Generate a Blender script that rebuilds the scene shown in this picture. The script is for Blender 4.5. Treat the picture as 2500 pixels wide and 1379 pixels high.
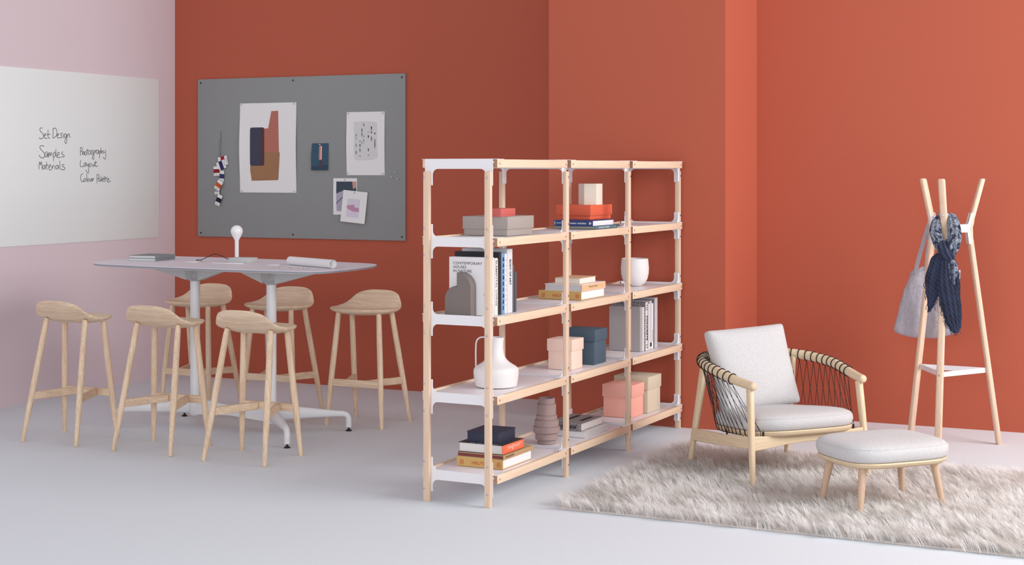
import bpy, bmesh, math, random
import numpy as np
from mathutils import Vector, Matrix, noise
PI = math.pi
for o in list(bpy.data.objects): bpy.data.objects.remove(o)
S = bpy.context.scene
COL = S.collection
random.seed(4)

# ------------------------------------------------------------------ camera, world, light, exposure
cam = bpy.data.objects.new('camera', bpy.data.cameras.new('camera')); COL.objects.link(cam)
cam.location = (0, 0, 1.72); cam.rotation_euler = (PI/2, 0, math.radians(25))
cam.data.sensor_width = 36; cam.data.lens = 36*3780/2500; cam.data.shift_y = -0.1098
cam.data.clip_end = 200
S.camera = cam
W = bpy.data.worlds.new('studio'); S.world = W; W.use_nodes = True
W.node_tree.nodes['Background'].inputs[0].default_value = (0.93, 0.95, 1.0, 1)
W.node_tree.nodes['Background'].inputs[1].default_value = 0.53
def area(name, loc, target, sx, sy, power, color=(1, 1, 1)):
    l = bpy.data.lights.new(name, 'AREA'); l.shape = 'RECTANGLE'; l.size = sx; l.size_y = sy
    l.energy = power; l.color = color
    o = bpy.data.objects.new(name, l); COL.objects.link(o); o.location = loc
    o.rotation_euler = (Vector(target)-Vector(loc)).to_track_quat('-Z', 'Y').to_euler()
    return o
area('key_softbox', (3.9, 8.0, 3.7), (-1.8, 8.4, 0.0), 4.6, 3.6, 500, (1.0, 0.99, 0.98))
area('front_fill', (-1.4, -2.0, 2.5), (-5.0, 9.0, 0.8), 6.0, 3.2, 320, (0.98, 0.99, 1.0))  # unseen fill, added to even out the walls and camera-facing sides
S.view_settings.view_transform = 'Standard'; S.view_settings.look = 'None'
S.view_settings.gamma = 1; S.view_settings.use_curve_mapping = False
S.view_settings.exposure = 0.0

# ------------------------------------------------------------------ materials
def lin(c):
    return tuple(((v/255)/12.92 if v/255 <= .04045 else ((v/255+.055)/1.055)**2.4) for v in c)+(1,)
class NT:
    def __init__(s, name):
        s.m = bpy.data.materials.new(name); s.m.use_nodes = True
        s.t = s.m.node_tree; s.b = s.t.nodes['Principled BSDF']
    def n(s, typ, **kw):
        x = s.t.nodes.new(typ)
        for k, v in kw.items():
            if k in x.inputs: x.inputs[k].default_value = v
            else: setattr(x, k, v)
        return x
    def l(s, a, b): s.t.links.new(a, b)
def bump(N, h, strength, dist):
    b = N.n('ShaderNodeBump', Strength=strength, Distance=dist); N.l(h, b.inputs['Height']); N.l(b.outputs[0], N.b.inputs['Normal'])
MATS = {}
def mat(name, rgb, rough=.6, metal=0, var=.04, scale=30, bmp=0, spec=.5, bscale=None, sheen=0, trans=0):
    """plain surface with slight procedural variation"""
    if name in MATS: return MATS[name]
    N = NT(name); c = lin(rgb)
    tc = N.n('ShaderNodeTexCoord'); no = N.n('ShaderNodeTexNoise', Scale=scale, Detail=4.0)
    N.l(tc.outputs['Object'], no.inputs['Vector'])
    mr = N.n('ShaderNodeMapRange'); mr.inputs['To Min'].default_value = 1-var; mr.inputs['To Max'].default_value = 1+var
    N.l(no.outputs['Fac'], mr.inputs['Value'])
    mx = N.n('ShaderNodeVectorMath', operation='SCALE'); mx.inputs[0].default_value = c[:3]; N.l(mr.outputs[0], mx.inputs['Scale'])
    N.l(mx.outputs[0], N.b.inputs['Base Color'])
    N.b.inputs['Roughness'].default_value = rough; N.b.inputs['Metallic'].default_value = metal
    N.b.inputs['Specular IOR Level'].default_value = spec
    if sheen: N.b.inputs['Sheen Weight'].default_value = sheen
    if bmp:
        n2 = N.n('ShaderNodeTexNoise', Scale=bscale or scale*8, Detail=3.0); N.l(tc.outputs['Object'], n2.inputs['Vector'])
        bump(N, n2.outputs['Fac'], bmp, .002)
    MATS[name] = N.m; return N.m
def wood(name, light, dark, axis='z', rough=.5, fine=1.0, contrast=1.0):
    if name in MATS: return MATS[name]
    N = NT(name)
    tc = N.n('ShaderNodeTexCoord'); oi = N.n('ShaderNodeObjectInfo')
    ad = N.n('ShaderNodeVectorMath', operation='ADD'); N.l(tc.outputs['Object'], ad.inputs[0])
    sc = N.n('ShaderNodeVectorMath', operation='SCALE'); sc.inputs[0].default_value = (7, 5, 3); N.l(oi.outputs['Random'], sc.inputs['Scale']); N.l(sc.outputs[0], ad.inputs[1])
    mp = N.n('ShaderNodeMapping'); s = [20*fine]*3; s['xyz'.index(axis)] = .7; mp.inputs['Scale'].default_value = s
    N.l(ad.outputs[0], mp.inputs['Vector'])
    nz = N.n('ShaderNodeTexNoise', Scale=1.0, Detail=0.5); N.l(mp.outputs[0], nz.inputs['Vector'])
    mu = N.n('ShaderNodeMath', operation='MULTIPLY'); mu.inputs[1].default_value = 26; N.l(nz.outputs['Fac'], mu.inputs[0])
    si = N.n('ShaderNodeMath', operation='SINE'); N.l(mu.outputs[0], si.inputs[0])
    mp2 = N.n('ShaderNodeMapping'); s2 = [240*fine]*3; s2['xyz'.index(axis)] = 7; mp2.inputs['Scale'].default_value = s2
    N.l(ad.outputs[0], mp2.inputs['Vector'])
    n2 = N.n('ShaderNodeTexNoise', Scale=1.0, Detail=3.0); N.l(mp2.outputs[0], n2.inputs['Vector'])
    m3 = N.n('ShaderNodeMath', operation='MULTIPLY_ADD'); m3.inputs[1].default_value = .085; N.l(si.outputs[0], m3.inputs[0]); N.l(n2.outputs['Fac'], m3.inputs[2])
    cr = N.n('ShaderNodeValToRGB'); N.l(m3.outputs[0], cr.inputs['Fac'])
    w = .30/contrast
    cr.color_ramp.elements[0].position = .5-w; cr.color_ramp.elements[0].color = lin(dark)
    cr.color_ramp.elements[1].position = .5+w*.7; cr.color_ramp.elements[1].color = lin(light)
    N.l(cr.outputs[0], N.b.inputs['Base Color']); N.b.inputs['Roughness'].default_value = rough
    N.b.inputs['Specular IOR Level'].default_value = .3
    bump(N, m3.outputs[0], .12, .001)
    MATS[name] = N.m; return N.m
def weave(name, a, b, scale=330, bm=.6, rough=.95, mottled=0.5):
    if name in MATS: return MATS[name]
    N = NT(name); tc = N.n('ShaderNodeTexCoord')
    vo = N.n('ShaderNodeTexVoronoi', Scale=scale); N.l(tc.outputs['Object'], vo.inputs['Vector'])
    mp = N.n('ShaderNodeMapping'); mp.inputs['Scale'].default_value = (scale*.22, scale*.9, scale*.9); N.l(tc.outputs['Object'], mp.inputs['Vector'])
    no = N.n('ShaderNodeTexNoise', Scale=1.0, Detail=3.0); N.l(mp.outputs[0], no.inputs['Vector'])
    md = N.n('ShaderNodeMath', operation='ADD'); N.l(vo.outputs['Distance'], md.inputs[0]); N.l(no.outputs['Fac'], md.inputs[1])
    cr = N.n('ShaderNodeValToRGB'); N.l(md.outputs[0], cr.inputs['Fac'])
    cr.color_ramp.elements[0].position = .5; cr.color_ramp.elements[0].color = lin(a)
    cr.color_ramp.elements[1].position = 1.15; cr.color_ramp.elements[1].color = lin(b)
    N.l(cr.outputs[0], N.b.inputs['Base Color']); N.b.inputs['Roughness'].default_value = rough
    N.b.inputs['Specular IOR Level'].default_value = .15; N.b.inputs['Sheen Weight'].default_value = .15
    bump(N, md.outputs[0], bm, .0025)
    MATS[name] = N.m; return N.m

PAINT_RED = mat('terracotta_red_wall_paint', (181, 92, 70), .75, var=.012, scale=1.4, bmp=.03, bscale=300, spec=.25)
PAINT_PINK = mat('lilac_pink_wall_paint', (222, 206, 212), .8, var=.01, scale=1.4, bmp=.03, bscale=300, spec=.25)
FLOORM = mat('pale_grey_floor', (222, 228, 234), .6, var=.018, scale=.9, bmp=.02, bscale=60, spec=.22)
ASH = wood('ash_stool_wood', (240, 217, 189), (210, 179, 149), 'z', .5)
ASHY = wood('ash_footrest_wood', (234, 210, 182), (202, 170, 142), 'y', .5, fine=.8)
ASHX = wood('ash_stool_seat_wood', (238, 215, 187), (208, 177, 148), 'x', .5, fine=.8)
BEECH = wood('beech_shelf_post_wood', (230, 204, 180), (212, 182, 156), 'z', .55, contrast=.8)
BEECHY = wood('beech_shelf_rail_wood', (234, 210, 184), (218, 190, 162), 'y', .55, contrast=.8)
CHW = wood('pale_ash_chair_wood', (230, 210, 180), (206, 180, 146), 'z', .45, contrast=.7)
CHWY = wood('pale_ash_side_rail_wood', (230, 210, 180), (206, 180, 146), 'y', .45, contrast=.7)
CHWX = wood('pale_ash_rail_wood', (230, 210, 180), (206, 180, 146), 'x', .45, contrast=.7)
WHITE = mat('white_powder_coated_steel', (232, 229, 232), .4, var=.01)
WLAM = mat('white_shelf_laminate', (232, 226, 229), .35, var=.01)
ENDG = wood('dark_end_grain', (176, 134, 108), (140, 102, 80), 'x', .7)
CHROME = mat('bright_screw_metal', (190, 192, 198), .3, 1)
BLACK = mat('black_plastic', (22, 22, 24), .5)
CORD = mat('black_cord', (30, 24, 24), .8, bmp=.4, bscale=600)
FABRIC = weave('light_grey_weave', (176, 173, 176), (212, 210, 211), 430, .6)
PAPER = mat('white_paper', (232, 232, 232), .85, var=.01)
PAGES = mat('book_page_edges', (226, 222, 220), .9, var=.02)
BOOKW = mat('white_book_cover', (230, 228, 230), .45, var=.01)
INK = mat('black_print_ink', (28, 27, 30), .6)

# ------------------------------------------------------------------ mesh builder
class B:
    def __init__(s): s.v = []; s.f = []
    def add(s, vs, fs):
        k = len(s.v); s.v += [tuple(v) for v in vs]; s.f += [tuple(i+k for i in f) for f in fs]; return s
    def box(s, x0, x1, y0, y1, z0, z1, r=0):
        if r <= 0:
            v = [(x, y, z) for z in (z0, z1) for y in (y0, y1) for x in (x0, x1)]
            return s.add(v, [(0, 2, 3, 1), (4, 5, 7, 6), (0, 1, 5, 4), (2, 6, 7, 3), (0, 4, 6, 2), (1, 3, 7, 5)])
        bm = bmesh.new(); bmesh.ops.create_cube(bm, size=1)
        for v in bm.verts:
            v.co = Vector(((x0+x1)/2+v.co.x*(x1-x0), (y0+y1)/2+v.co.y*(y1-y0), (z0+z1)/2+v.co.z*(z1-z0)))
        bmesh.ops.bevel(bm, geom=bm.edges[:], offset=r, segments=2, profile=.5, affect='EDGES')
        return s.bm(bm)
    def bm(s, bm, M=None):
        bm.verts.index_update()
        vs = [(M @ v.co if M else v.co).copy() for v in bm.verts]; fs = [[v.index for v in f.verts] for f in bm.faces]
        bm.free(); return s.add(vs, fs)
    def loft(s, rings, cap0=True, cap1=True, closed=True):
        n = len(rings[0]); vs = [p for r in rings for p in r]; fs = []
        for i in range(len(rings)-1):
            for j in range(n if closed else n-1):
                a = i*n+j; b = i*n+(j+1) % n
                fs.append((a, b, b+n, a+n))
        if cap0: fs.append(tuple(reversed(range(n))))
        if cap1: fs.append(tuple(range((len(rings)-1)*n, len(rings)*n)))
        return s.add(vs, fs)
    def tube(s, pts, rad, n=10, rb=None, up=None, cap=True, closed=False):
        """round or elliptical tube along points; rad may be a list"""
        pts = [Vector(p) for p in pts]; m = len(pts)
        R = rad if isinstance(rad, (list, tuple)) else [rad]*m
        RB = rb if isinstance(rb, (list, tuple)) else ([rb]*m if rb else R)
        rings = []; prev = None
        for i, p in enumerate(pts):
            if closed: t = pts[(i+1) % m]-pts[i-1]
            else: t = pts[min(i+1, m-1)]-pts[max(i-1, 0)]
            t.normalize()
            if prev is None:
                u = Vector(up) if up else (Vector((0, 0, 1)) if abs(t.z) < .9 else Vector((1, 0, 0)))
            else: u = prev
            a = (u-t*u.dot(t)).normalized(); b = t.cross(a)
            prev = a
            rings.append([p+a*R[i]*math.cos(2*PI*k/n)+b*RB[i]*math.sin(2*PI*k/n) for k in range(n)])
        if closed: rings.append(rings[0]); return s.loft(rings, False, False)
        return s.loft(rings, cap, cap)
    def lathe(s, prof, n=40, c=(0, 0)):
        rings = [[(c[0]+r*math.cos(2*PI*k/n), c[1]+r*math.sin(2*PI*k/n), z) for k in range(n)] for r, z in prof]
        return s.loft(rings, prof[0][0] > 1e-6, prof[-1][0] > 1e-6)
    def prism(s, poly, o, u, v, w, t):
        """polygon (in u,v) extruded by t along w"""
        o, u, v, w = Vector(o), Vector(u), Vector(v), Vector(w)
        a = [o+u*x+v*y for x, y in poly]; b = [p+w*t for p in a]; n = len(a)
        return s.add(a+b, [tuple(reversed(range(n))), tuple(range(n, 2*n))]+[(i, (i+1) % n, (i+1) % n+n, i+n) for i in range(n)])
    def build(s, name, m, parent=None, smooth=True, ang=40, label=None):
        me = bpy.data.meshes.new(name); me.from_pydata(s.v, [], s.f); me.validate()
        bm = bmesh.new(); bm.from_mesh(me); bmesh.ops.remove_doubles(bm, verts=bm.verts, dist=1e-6)
        bmesh.ops.recalc_face_normals(bm, faces=bm.faces); bm.to_mesh(me); bm.free()
        if m: me.materials.append(m)
        if smooth: me.shade_smooth(); me.set_sharp_from_angle(angle=math.radians(ang))
        o = bpy.data.objects.new(name, me); COL.objects.link(o)
        if parent: o.parent = parent
        if label: o['label'] = label
        return o
def thing(name, label, cat, loc=(0, 0, 0), rz=0, group=None):
    o = bpy.data.objects.new(name, None); COL.objects.link(o); o.empty_display_size = .05
    o.location = loc; o.rotation_euler = (0, 0, rz); tag(o, label, cat, group); return o
def tag(o, label, cat, group=None):
    o['label'] = label; o['category'] = cat
    if group: o['group'] = group
    return o
def structure(o): o['kind'] = 'structure'; return o
def copy_tree(o, parent=None):
    c = o.copy(); COL.objects.link(c); c.parent = parent
    for ch in list(o.children): copy_tree(ch, c)
    return c
def arc(cx, cy, r, a0, a1, n=6):
    return [(cx+r*math.cos(math.radians(a0+(a1-a0)*i/n)), cy+r*math.sin(math.radians(a0+(a1-a0)*i/n))) for i in range(n+1)]
def catmull(pts, k=8, closed=False):
    P = [Vector(p) for p in pts]; out = []; n = len(P)
    for i in range(n if closed else n-1):
        if closed: a, b, c, d = P[i-1], P[i], P[(i+1) % n], P[(i+2) % n]
        else: a, b, c, d = P[max(i-1, 0)], P[i], P[i+1], P[min(i+2, n-1)]
        for j in range(k):
            t = j/k
            out.append(.5*((2*b)+(c-a)*t+(2*a-5*b+4*c-d)*t*t+(3*b-a-3*c+d)*t**3))
    if not closed: out.append(P[-1])
    return out
def text(txt, o, u, v, w, h, m, parent, name='lettering', sp=1.0, bold=0.0, depth=.0004):
    """lettering laid on a surface: origin o (lower left), right vector u, up vector v, fitted to w x h"""
    cu = bpy.data.curves.new('t', 'FONT'); cu.body = txt; cu.size = 1; cu.space_line = sp; cu.offset = bold; cu.resolution_u = 3
    ob = bpy.data.objects.new('t', cu); COL.objects.link(ob)
    me = bpy.data.meshes.new_from_object(ob); bpy.data.objects.remove(ob); bpy.data.curves.remove(cu)
    co = np.empty(len(me.vertices)*3); me.vertices.foreach_get('co', co); co = co.reshape(-1, 3)
    mn = co.min(0); mx = co.max(0)
    o, u, v = Vector(o), Vector(u).normalized(), Vector(v).normalized(); nn = u.cross(v)
    for q in me.vertices:
        x = (q.co.x-mn[0])/(mx[0]-mn[0])*w; y = (q.co.y-mn[1])/(mx[1]-mn[1])*h
        q.co = o+u*x+v*y+nn*depth
    me.name = name; me.materials.clear(); me.materials.append(m)
    ob = bpy.data.objects.new(name, me); COL.objects.link(ob); ob.parent = parent
    return ob
def decal(poly, o, u, v, m, parent, name='printed_shape', depth=.0005):
    b = B(); u = Vector(u); v = Vector(v); n = u.cross(v).normalized()
    b.prism(poly, Vector(o), u, v, n, depth)
    return b.build(name, m, parent, smooth=False)

# ------------------------------------------------------------------ the room
YB, XL, YP = 10.6, -8.07, 9.855
structure(B().box(XL-.3, 9, -5, YB+.3, -.1, 0).build('floor', FLOORM, smooth=False))
structure(B().box(XL-.3, XL, -5, YB+.3, 0, 4.6).build('wall_left', PAINT_PINK, smooth=False))
structure(B().box(XL, 9, YB, YB+.3, 0, 4.6).build('wall_back', PAINT_RED, smooth=False))
structure(B().box(-4.313, -3.042, YP, YB, 0, 4.6).build('wall_pillar', PAINT_RED, smooth=False))

# whiteboard on the left wall
wb = thing('whiteboard', 'large white writing board on the lilac wall with handwritten notes', 'whiteboard', (XL+.0006, 9.2, 1.163))
WBM = mat('whiteboard_surface', (238, 244, 244), .45, var=.008, scale=2)
B().box(0, .008, -1.6, 1.176, 0, 1.308, .002).build('panel', WBM, wb)
WRITING = {
 'Set Design': [[(8934,1981),(8936,1980)],[(8992,2033),(8974,2034),(8964,2023),(8972,2009),(8992,1994),(9005,1978),(8997,1960),(8980,1953),(8954,1959)],[(9015,1976),(9030,1984),(9028,1993),(9015,1987),(9012,1969),(9023,1957),(9043,1959)],[(9054,2022),(9053,1984),(9056,1963),(9074,1958)],[(9041,1984),(9078,1991)],[(9108,2034),(9106,1960)],[(9103,2030),(9126,2037),(9147,2022),(9149,1997),(9136,1972),(9106,1960)],[(9152,1979),(9170,1987),(9168,1995),(9154,1990),(9152,1974),(9160,1963),(9178,1965)],[(9212,1996),(9199,2000),(9190,1991),(9204,1978),(9202,1966),(9181,1967)],[(9223,1993),(9224,1963)],[(9215,2024),(9216,2023)],[(9252,1992),(9238,1997),(9231,1984),(9237,1966),(9252,1974),(9254,1994),(9260,1959),(9254,1927),(9241,1925),(9238,1945),(9254,1967)],[(9268,1992),(9269,1969)],[(9268,1981),(9284,1998),(9289,1982),(9297,1968)]],
 'Samples': [[(8939,1857),(8941,1856)],[(9010,1896),(8990,1903),(8969,1897),(8964,1887),(8980,1871),(9002,1855),(9018,1838),(9013,1818),(8997,1809),(8972,1816),(8956,1832)],[(9048,1850),(9033,1856),(9020,1838),(9023,1818),(9036,1824),(9047,1845),(9048,1815)],[(9056,1845),(9055,1813),(9061,1845),(9069,1851),(9074,1824),(9082,1845),(9092,1849),(9095,1824)],[(9110,1846),(9113,1787)],[(9110,1842),(9123,1857),(9131,1842),(9123,1821),(9111,1817)],[(9139,1878),(9140,1824),(9147,1816)],[(9149,1828),(9173,1839),(9173,1852),(9154,1846),(9152,1825),(9165,1814),(9186,1818)],[(9217,1858),(9204,1854),(9202,1843),(9223,1836),(9231,1825),(9217,1820),(9194,1819)]],
 'Materials': [[(8941,1757),(8942,1756)],[(8956,1724),(8961,1781),(8972,1758),(8982,1782),(8990,1724)],[(9020,1751),(9005,1756),(8997,1742),(9002,1726),(9015,1731),(9022,1752),(9024,1726)],[(9038,1782),(9038,1735),(9046,1724)],[(9025,1756),(9056,1758)],[(9059,1738),(9082,1749),(9077,1760),(9064,1752),(9061,1731),(9074,1720),(9090,1726)],[(9097,1753),(9099,1726),(9103,1745),(9113,1754),(9118,1751)],[(9127,1754),(9128,1725)],[(9127,1775),(9128,1774)],[(9162,1755),(9147,1756),(9139,1742),(9147,1726),(9160,1735),(9165,1755),(9169,1726)],[(9182,1789),(9183,1742),(9194,1726),(9202,1724)],[(9231,1760),(9215,1762),(9207,1751),(9231,1740),(9238,1731),(9228,1722),(9204,1724)]],
 'Photography': [[(9396,1860),(9398,1859)],[(9413,1891),(9413,1831)],[(9411,1889),(9423,1895),(9435,1886),(9432,1871),(9415,1861)],[(9434,1867),(9437,1836),(9445,1860),(9453,1862),(9457,1836)],[(9472,1864),(9460,1853),(9464,1836),(9478,1840),(9481,1857),(9472,1864)],[(9493,1884),(9492,1844),(9497,1840)],[(9481,1870),(9505,1874)],[(9522,1874),(9507,1864),(9508,1844),(9525,1842),(9530,1861),(9522,1874)],[(9558,1872),(9544,1874),(9536,1857),(9544,1843),(9558,1854),(9561,1872),(9569,1828),(9566,1806),(9552,1807),(9552,1828),(9572,1850)],[(9580,1876),(9582,1850),(9586,1869),(9597,1876)],[(9619,1873),(9602,1875),(9597,1858),(9608,1847),(9619,1862),(9622,1875),(9625,1847)],[(9633,1866),(9636,1811)],[(9634,1862),(9644,1875),(9647,1858),(9636,1847)],[(9651,1894),(9656,1851),(9661,1866),(9673,1870),(9675,1847)],[(9684,1876),(9687,1855),(9698,1859)],[(9704,1878),(9709,1833),(9704,1808),(9690,1810),(9678,1823)]],
 'Layout': [[(9401,1765),(9402,1764)],[(9414,1797),(9413,1748),(9451,1750)],[(9472,1776),(9459,1774),(9453,1759),(9462,1748),(9472,1761),(9475,1776),(9479,1750)],[(9486,1772),(9492,1752),(9503,1761)],[(9507,1774),(9508,1735),(9507,1702),(9492,1699),(9475,1722)],[(9527,1772),(9514,1761),(9519,1746),(9536,1752),(9536,1768),(9527,1772)],[(9552,1769),(9552,1752),(9563,1748),(9575,1769),(9576,1748)],[(9586,1791),(9586,1761),(9594,1746),(9616,1756)],[(9569,1777),(9608,1781)]],
 'Colour Palette': [[(9402,1664),(9403,1663)],[(9442,1693),(9423,1684),(9414,1662),(9421,1640),(9440,1630),(9451,1638)],[(9459,1654),(9450,1643),(9456,1630),(9472,1636),(9472,1650),(9459,1654)],[(9485,1691),(9486,1634)],[(9500,1654),(9489,1645),(9494,1630),(9508,1636),(9510,1650),(9500,1654)],[(9522,1654),(9523,1635),(9534,1633),(9541,1656),(9544,1633)],[(9552,1656),(9555,1633),(9560,1650),(9571,1657)],[(9604,1680),(9605,1616)],[(9601,1681),(9619,1685),(9629,1674),(9622,1657),(9605,1650)],[(9642,1655),(9628,1653),(9625,1637),(9636,1631),(9644,1646),(9647,1631)],[(9653,1676),(9656,1633)],[(9664,1642),(9678,1648),(9673,1657),(9664,1649),(9666,1633),(9681,1631)],[(9690,1674),(9691,1632),(9695,1631)],[(9707,1672),(9708,1630)],[(9678,1651),(9724,1657)],[(9726,1638),(9746,1645),(9741,1655),(9729,1647),(9729,1628),(9746,1625),(9766,1636)]],
}

MARK = mat('black_marker_ink', (40, 40, 44), .5)
for k, strokes in WRITING.items():
    b = B()
    for st in strokes:
        pts = [Vector((.009, y/1000-9.2, z/1000-1.163)) for y, z in st]
        if len(pts) > 2: pts = catmull(pts, 4)
        b.tube(pts, .0009, 5, rb=.0021, up=(1, 0, 0))
    b.build('handwriting', MARK, wb)

# ------------------------------------------------------------------ pinboard with papers
PX0, PX1, PZ0, PZ1 = -7.822, -5.852, 1.168, 2.474
PINB = mat('grey_felt_board', (146, 148, 148), .9, var=.02, scale=12, bmp=.15, bscale=500, spec=.2)
pb = thing('pinboard', 'large grey pinboard screwed to the red wall', 'pinboard', (PX0, YB-.0006, PZ0))
PT = .016
B().box(0, PX1-PX0, -PT, 0, 0, PZ1-PZ0, .002).build('board', PINB, pb)
for i in range(3):
    for j in range(2):
        x = (.03, (PX1-PX0)*.475, PX1-PX0-.03)[i]; z = (.03, PZ1-PZ0-.03)[j]
        B().tube([(x, -PT+.001, z), (x, -PT-.003, z)], .007, 10).build('screw', BLACK, pb)
YF = YB-.0006-PT
def sheet(name, label, cat, x, z, w, h, rot=0, curl=.006, off=.001, prints=(), pins=(), group=None, m=None, back=0):
    """paper pinned flat to the board: upper-left corner at x,z; its edges lift a little"""
    t = thing(name, label, cat, (x, YF-off, z), 0, group); t.rotation_euler = (0, rot, 0)
    def P(u, v, e=0):
        s, q = u/w, v/h
        l = curl*(4*s*(1-s)*.25+abs(math.sin(PI*q))**2*(1 if s < .5 else .6)*(2*s-1)**2) + back*q**2
        return (u, -l-.0008-e, -v)
    b = B(); nx, ny = 10, 14; vs = []
    for e in (0, .0006):
        vs += [P(w*i/nx, h*j/ny, e) for j in range(ny+1) for i in range(nx+1)]
    k = (nx+1)*(ny+1); fs = []
    for j in range(ny):
        for i in range(nx):
            a = j*(nx+1)+i; fs += [(a, a+1, a+nx+2, a+nx+1), (a+k, a+k+nx+1, a+k+nx+2, a+k+1)]
    for i in range(nx): fs += [(i, i+k, i+1+k, i+1), (ny*(nx+1)+i, ny*(nx+1)+i+1, ny*(nx+1)+i+1+k, ny*(nx+1)+i+k)]
    for j in range(ny):
        a = j*(nx+1); c = a+nx; fs += [(a, a+nx+1, a+nx+1+k, a+k), (c, c+k, c+nx+1+k, c+nx+1)]
    b.add(vs, fs).build('paper_sheet', m or PAPER, t)
    for i, (nm, poly, pm) in enumerate(prints):
        bm = bmesh.new(); f = bm.faces.new([bm.verts.new((p[0], p[1], 0)) for p in poly])
        bmesh.ops.triangulate(bm, faces=[f])
        for it in range(5):
            el = [e_ for e_ in bm.edges if e_.calc_length() > .09]
            if el: bmesh.ops.subdivide_edges(bm, edges=el, cuts=1); bmesh.ops.triangulate(bm, faces=bm.faces[:])
        for v_ in bm.verts: v_.co = P(v_.co.x*w, v_.co.y*h, .0011+.0003*min(i, 4))
        me = bpy.data.meshes.new(nm); bm.to_mesh(me); bm.free(); me.materials.append(pm)
        ob = bpy.data.objects.new(nm, me); COL.objects.link(ob); ob.parent = t
        so = ob.modifiers.new('s', 'SOLIDIFY'); so.thickness = .0003
    for (u, v) in pins:
        q = Vector(P(u*w, v*h, .0006))
        po = B().lathe([(0, 0), (.0062, 0), (.0062, .002), (.004, .0035), (.004, .006), (.0055, .0075), (0, .0075)], 12)
        po = po.build('pin', CHROME, t)
        po.location = q; po.rotation_euler = (PI/2, 0, 0)
    return t
def rrect(x0, x1, y0, y1, r, asp=1.0, n=3):
    ry = r*asp
    out = []
    for cx, cy, a in ((x1-r, y0+ry, -90), (x1-r, y1-ry, 0), (x0+r, y1-ry, 90), (x0+r, y0+ry, 180)):
        for i in range(n+1):
            t = math.radians(a+90*i/n); out.append((cx+r*math.cos(t), cy+ry*math.sin(t)))
    return out
C_OCH = mat('ochre_print', (158, 116, 84), .85, var=.08, scale=5); C_SAL = mat('salmon_print', (180, 112, 98), .85, var=.06, scale=8)
C_NAV = mat('dark_navy_print', (58, 60, 80), .7); C_MAR = mat('dark_maroon_print', (80, 48, 54), .7)
sheet('poster', 'large white poster with dark rounded block and salmon and ochre shapes', 'poster', -7.398, 2.266, .545, .73, 0, .014,
      prints=[('printed_shape', [(.565, .093), (.685, .09), (.70, .545), (.435, .545), (.435, .285), (.508, .283)], C_SAL),
              ('printed_shape', [(.20, .545), (.70, .545), (.715, .56), (.69, .845), (.68, .86), (.215, .868), (.19, .75)], C_OCH),
              ('printed_shape', rrect(.188, .44, .272, .70, .03, .75, 4), C_NAV),
              ('printed_shape', [(.375, .276), (.425, .276), (.436, .29), (.438, .68), (.42, .696), (.375, .696)], C_MAR)],
      pins=[(.03, .015), (.965, .015), (.035, .985), (.965, .985)])
TEAL = mat('teal_photo_print', (38, 78, 102), .5, var=.03); TEAL2 = mat('teal_photo_shade', (28, 60, 82), .5)
sheet('photo_print', 'small deep teal photo of a pink stick shape on the pinboard', 'photo', -6.706, 1.934, .157, .215, 0, .01, m=TEAL,
      prints=[('printed_shape', [(0, .86), (1, .8), (1, 1), (0, 1)], TEAL2),
              ('printed_shape', rrect(.45, .62, .09, .62, .05, .6), mat('rose_print', (206, 128, 116), .6)),
              ('printed_shape', rrect(.56, .615, .1, .6, .02, .6), mat('pale_rose_print', (238, 206, 200), .6)),
              ('printed_shape', rrect(.48, .585, .62, .92, .02, .6), mat('plum_print', (84, 50, 66), .6))], pins=[(.5, .045)], back=.012)
GP = mat('pale_grey_print', (214, 215, 216), .85); G2 = mat('graphite_print', (120, 120, 122), .85)
sk = [('printed_shape', [(.20, .155), (.60, .15), (.80, .17), (.82, .72), (.68, .76), (.26, .765), (.20, .73)], GP)]
rs = random.Random(8)
for i in range(36):
    cx = rs.choice([.26, .36, .41, .46, .53, .58, .66, .75]); cy = rs.uniform(.2, .7); hh = rs.uniform(.006, .03)
    ww = rs.uniform(.006, .016)
    sk.append(('sketch_mark', [(cx-ww, cy-hh), (cx+ww, cy-hh*.8), (cx+ww*.6, cy+hh), (cx-ww*.7, cy+hh*.9)], INK if rs.random() < .45 else G2))
sheet('sketch_sheet', 'white sheet with a faint grey technical sketch, pinned near the right edge', 'drawing', -6.382, 2.179, .346, .5, 0, .006,
      prints=sk, pins=[(.045, .025), (.955, .025), (.03, .97), (.955, .975)])
DKT = mat('dark_slate_print', (52, 66, 82), .6, var=.15, scale=90); LAV = mat('lavender_print', (172, 166, 186), .7, var=.05, scale=40)
sheet('photo_print', 'white-bordered photo of grey cushions and a dark weave, partly covered', 'photo', -6.505, 1.655, .218, .29, 0, .003,
      prints=[('printed_shape', [(.13, .09), (.97, .09), (.97, .5), (.45, .33), (.13, .42)], DKT),
              ('printed_shape', [(.13, .42), (.45, .33), (.97, .5), (.97, .9), (.14, .9)], LAV),
              ('printed_shape', [(.80, .09), (.97, .09), (.97, .25), (.84, .3)], mat('tan_print', (196, 150, 132), .6)),
              ('printed_shape', [(.13, .68), (.5, .44), (.5, .46), (.13, .71)], DKT)], pins=[(.5, .04)])
LP = mat('pale_lilac_print', (216, 208, 224), .7); RP = mat('dusty_rose_print', (192, 142, 166), .7, var=.08, scale=30)
sheet('photo_print', 'white-bordered print with a small pale pink picture, tilted over another', 'photo', -6.405, 1.563, .222, .25, math.radians(5), .003, off=.012,
      prints=[('printed_shape', [(.21, .25), (.72, .25), (.72, .84), (.21, .84)], LP),
              ('printed_shape', [(.21, .48), (.45, .5), (.47, .43), (.51, .43), (.52, .51), (.71, .53), (.72, .65), (.45, .65), (.21, .56)], RP)],
      pins=[(.47, .05)], back=.012)
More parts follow.
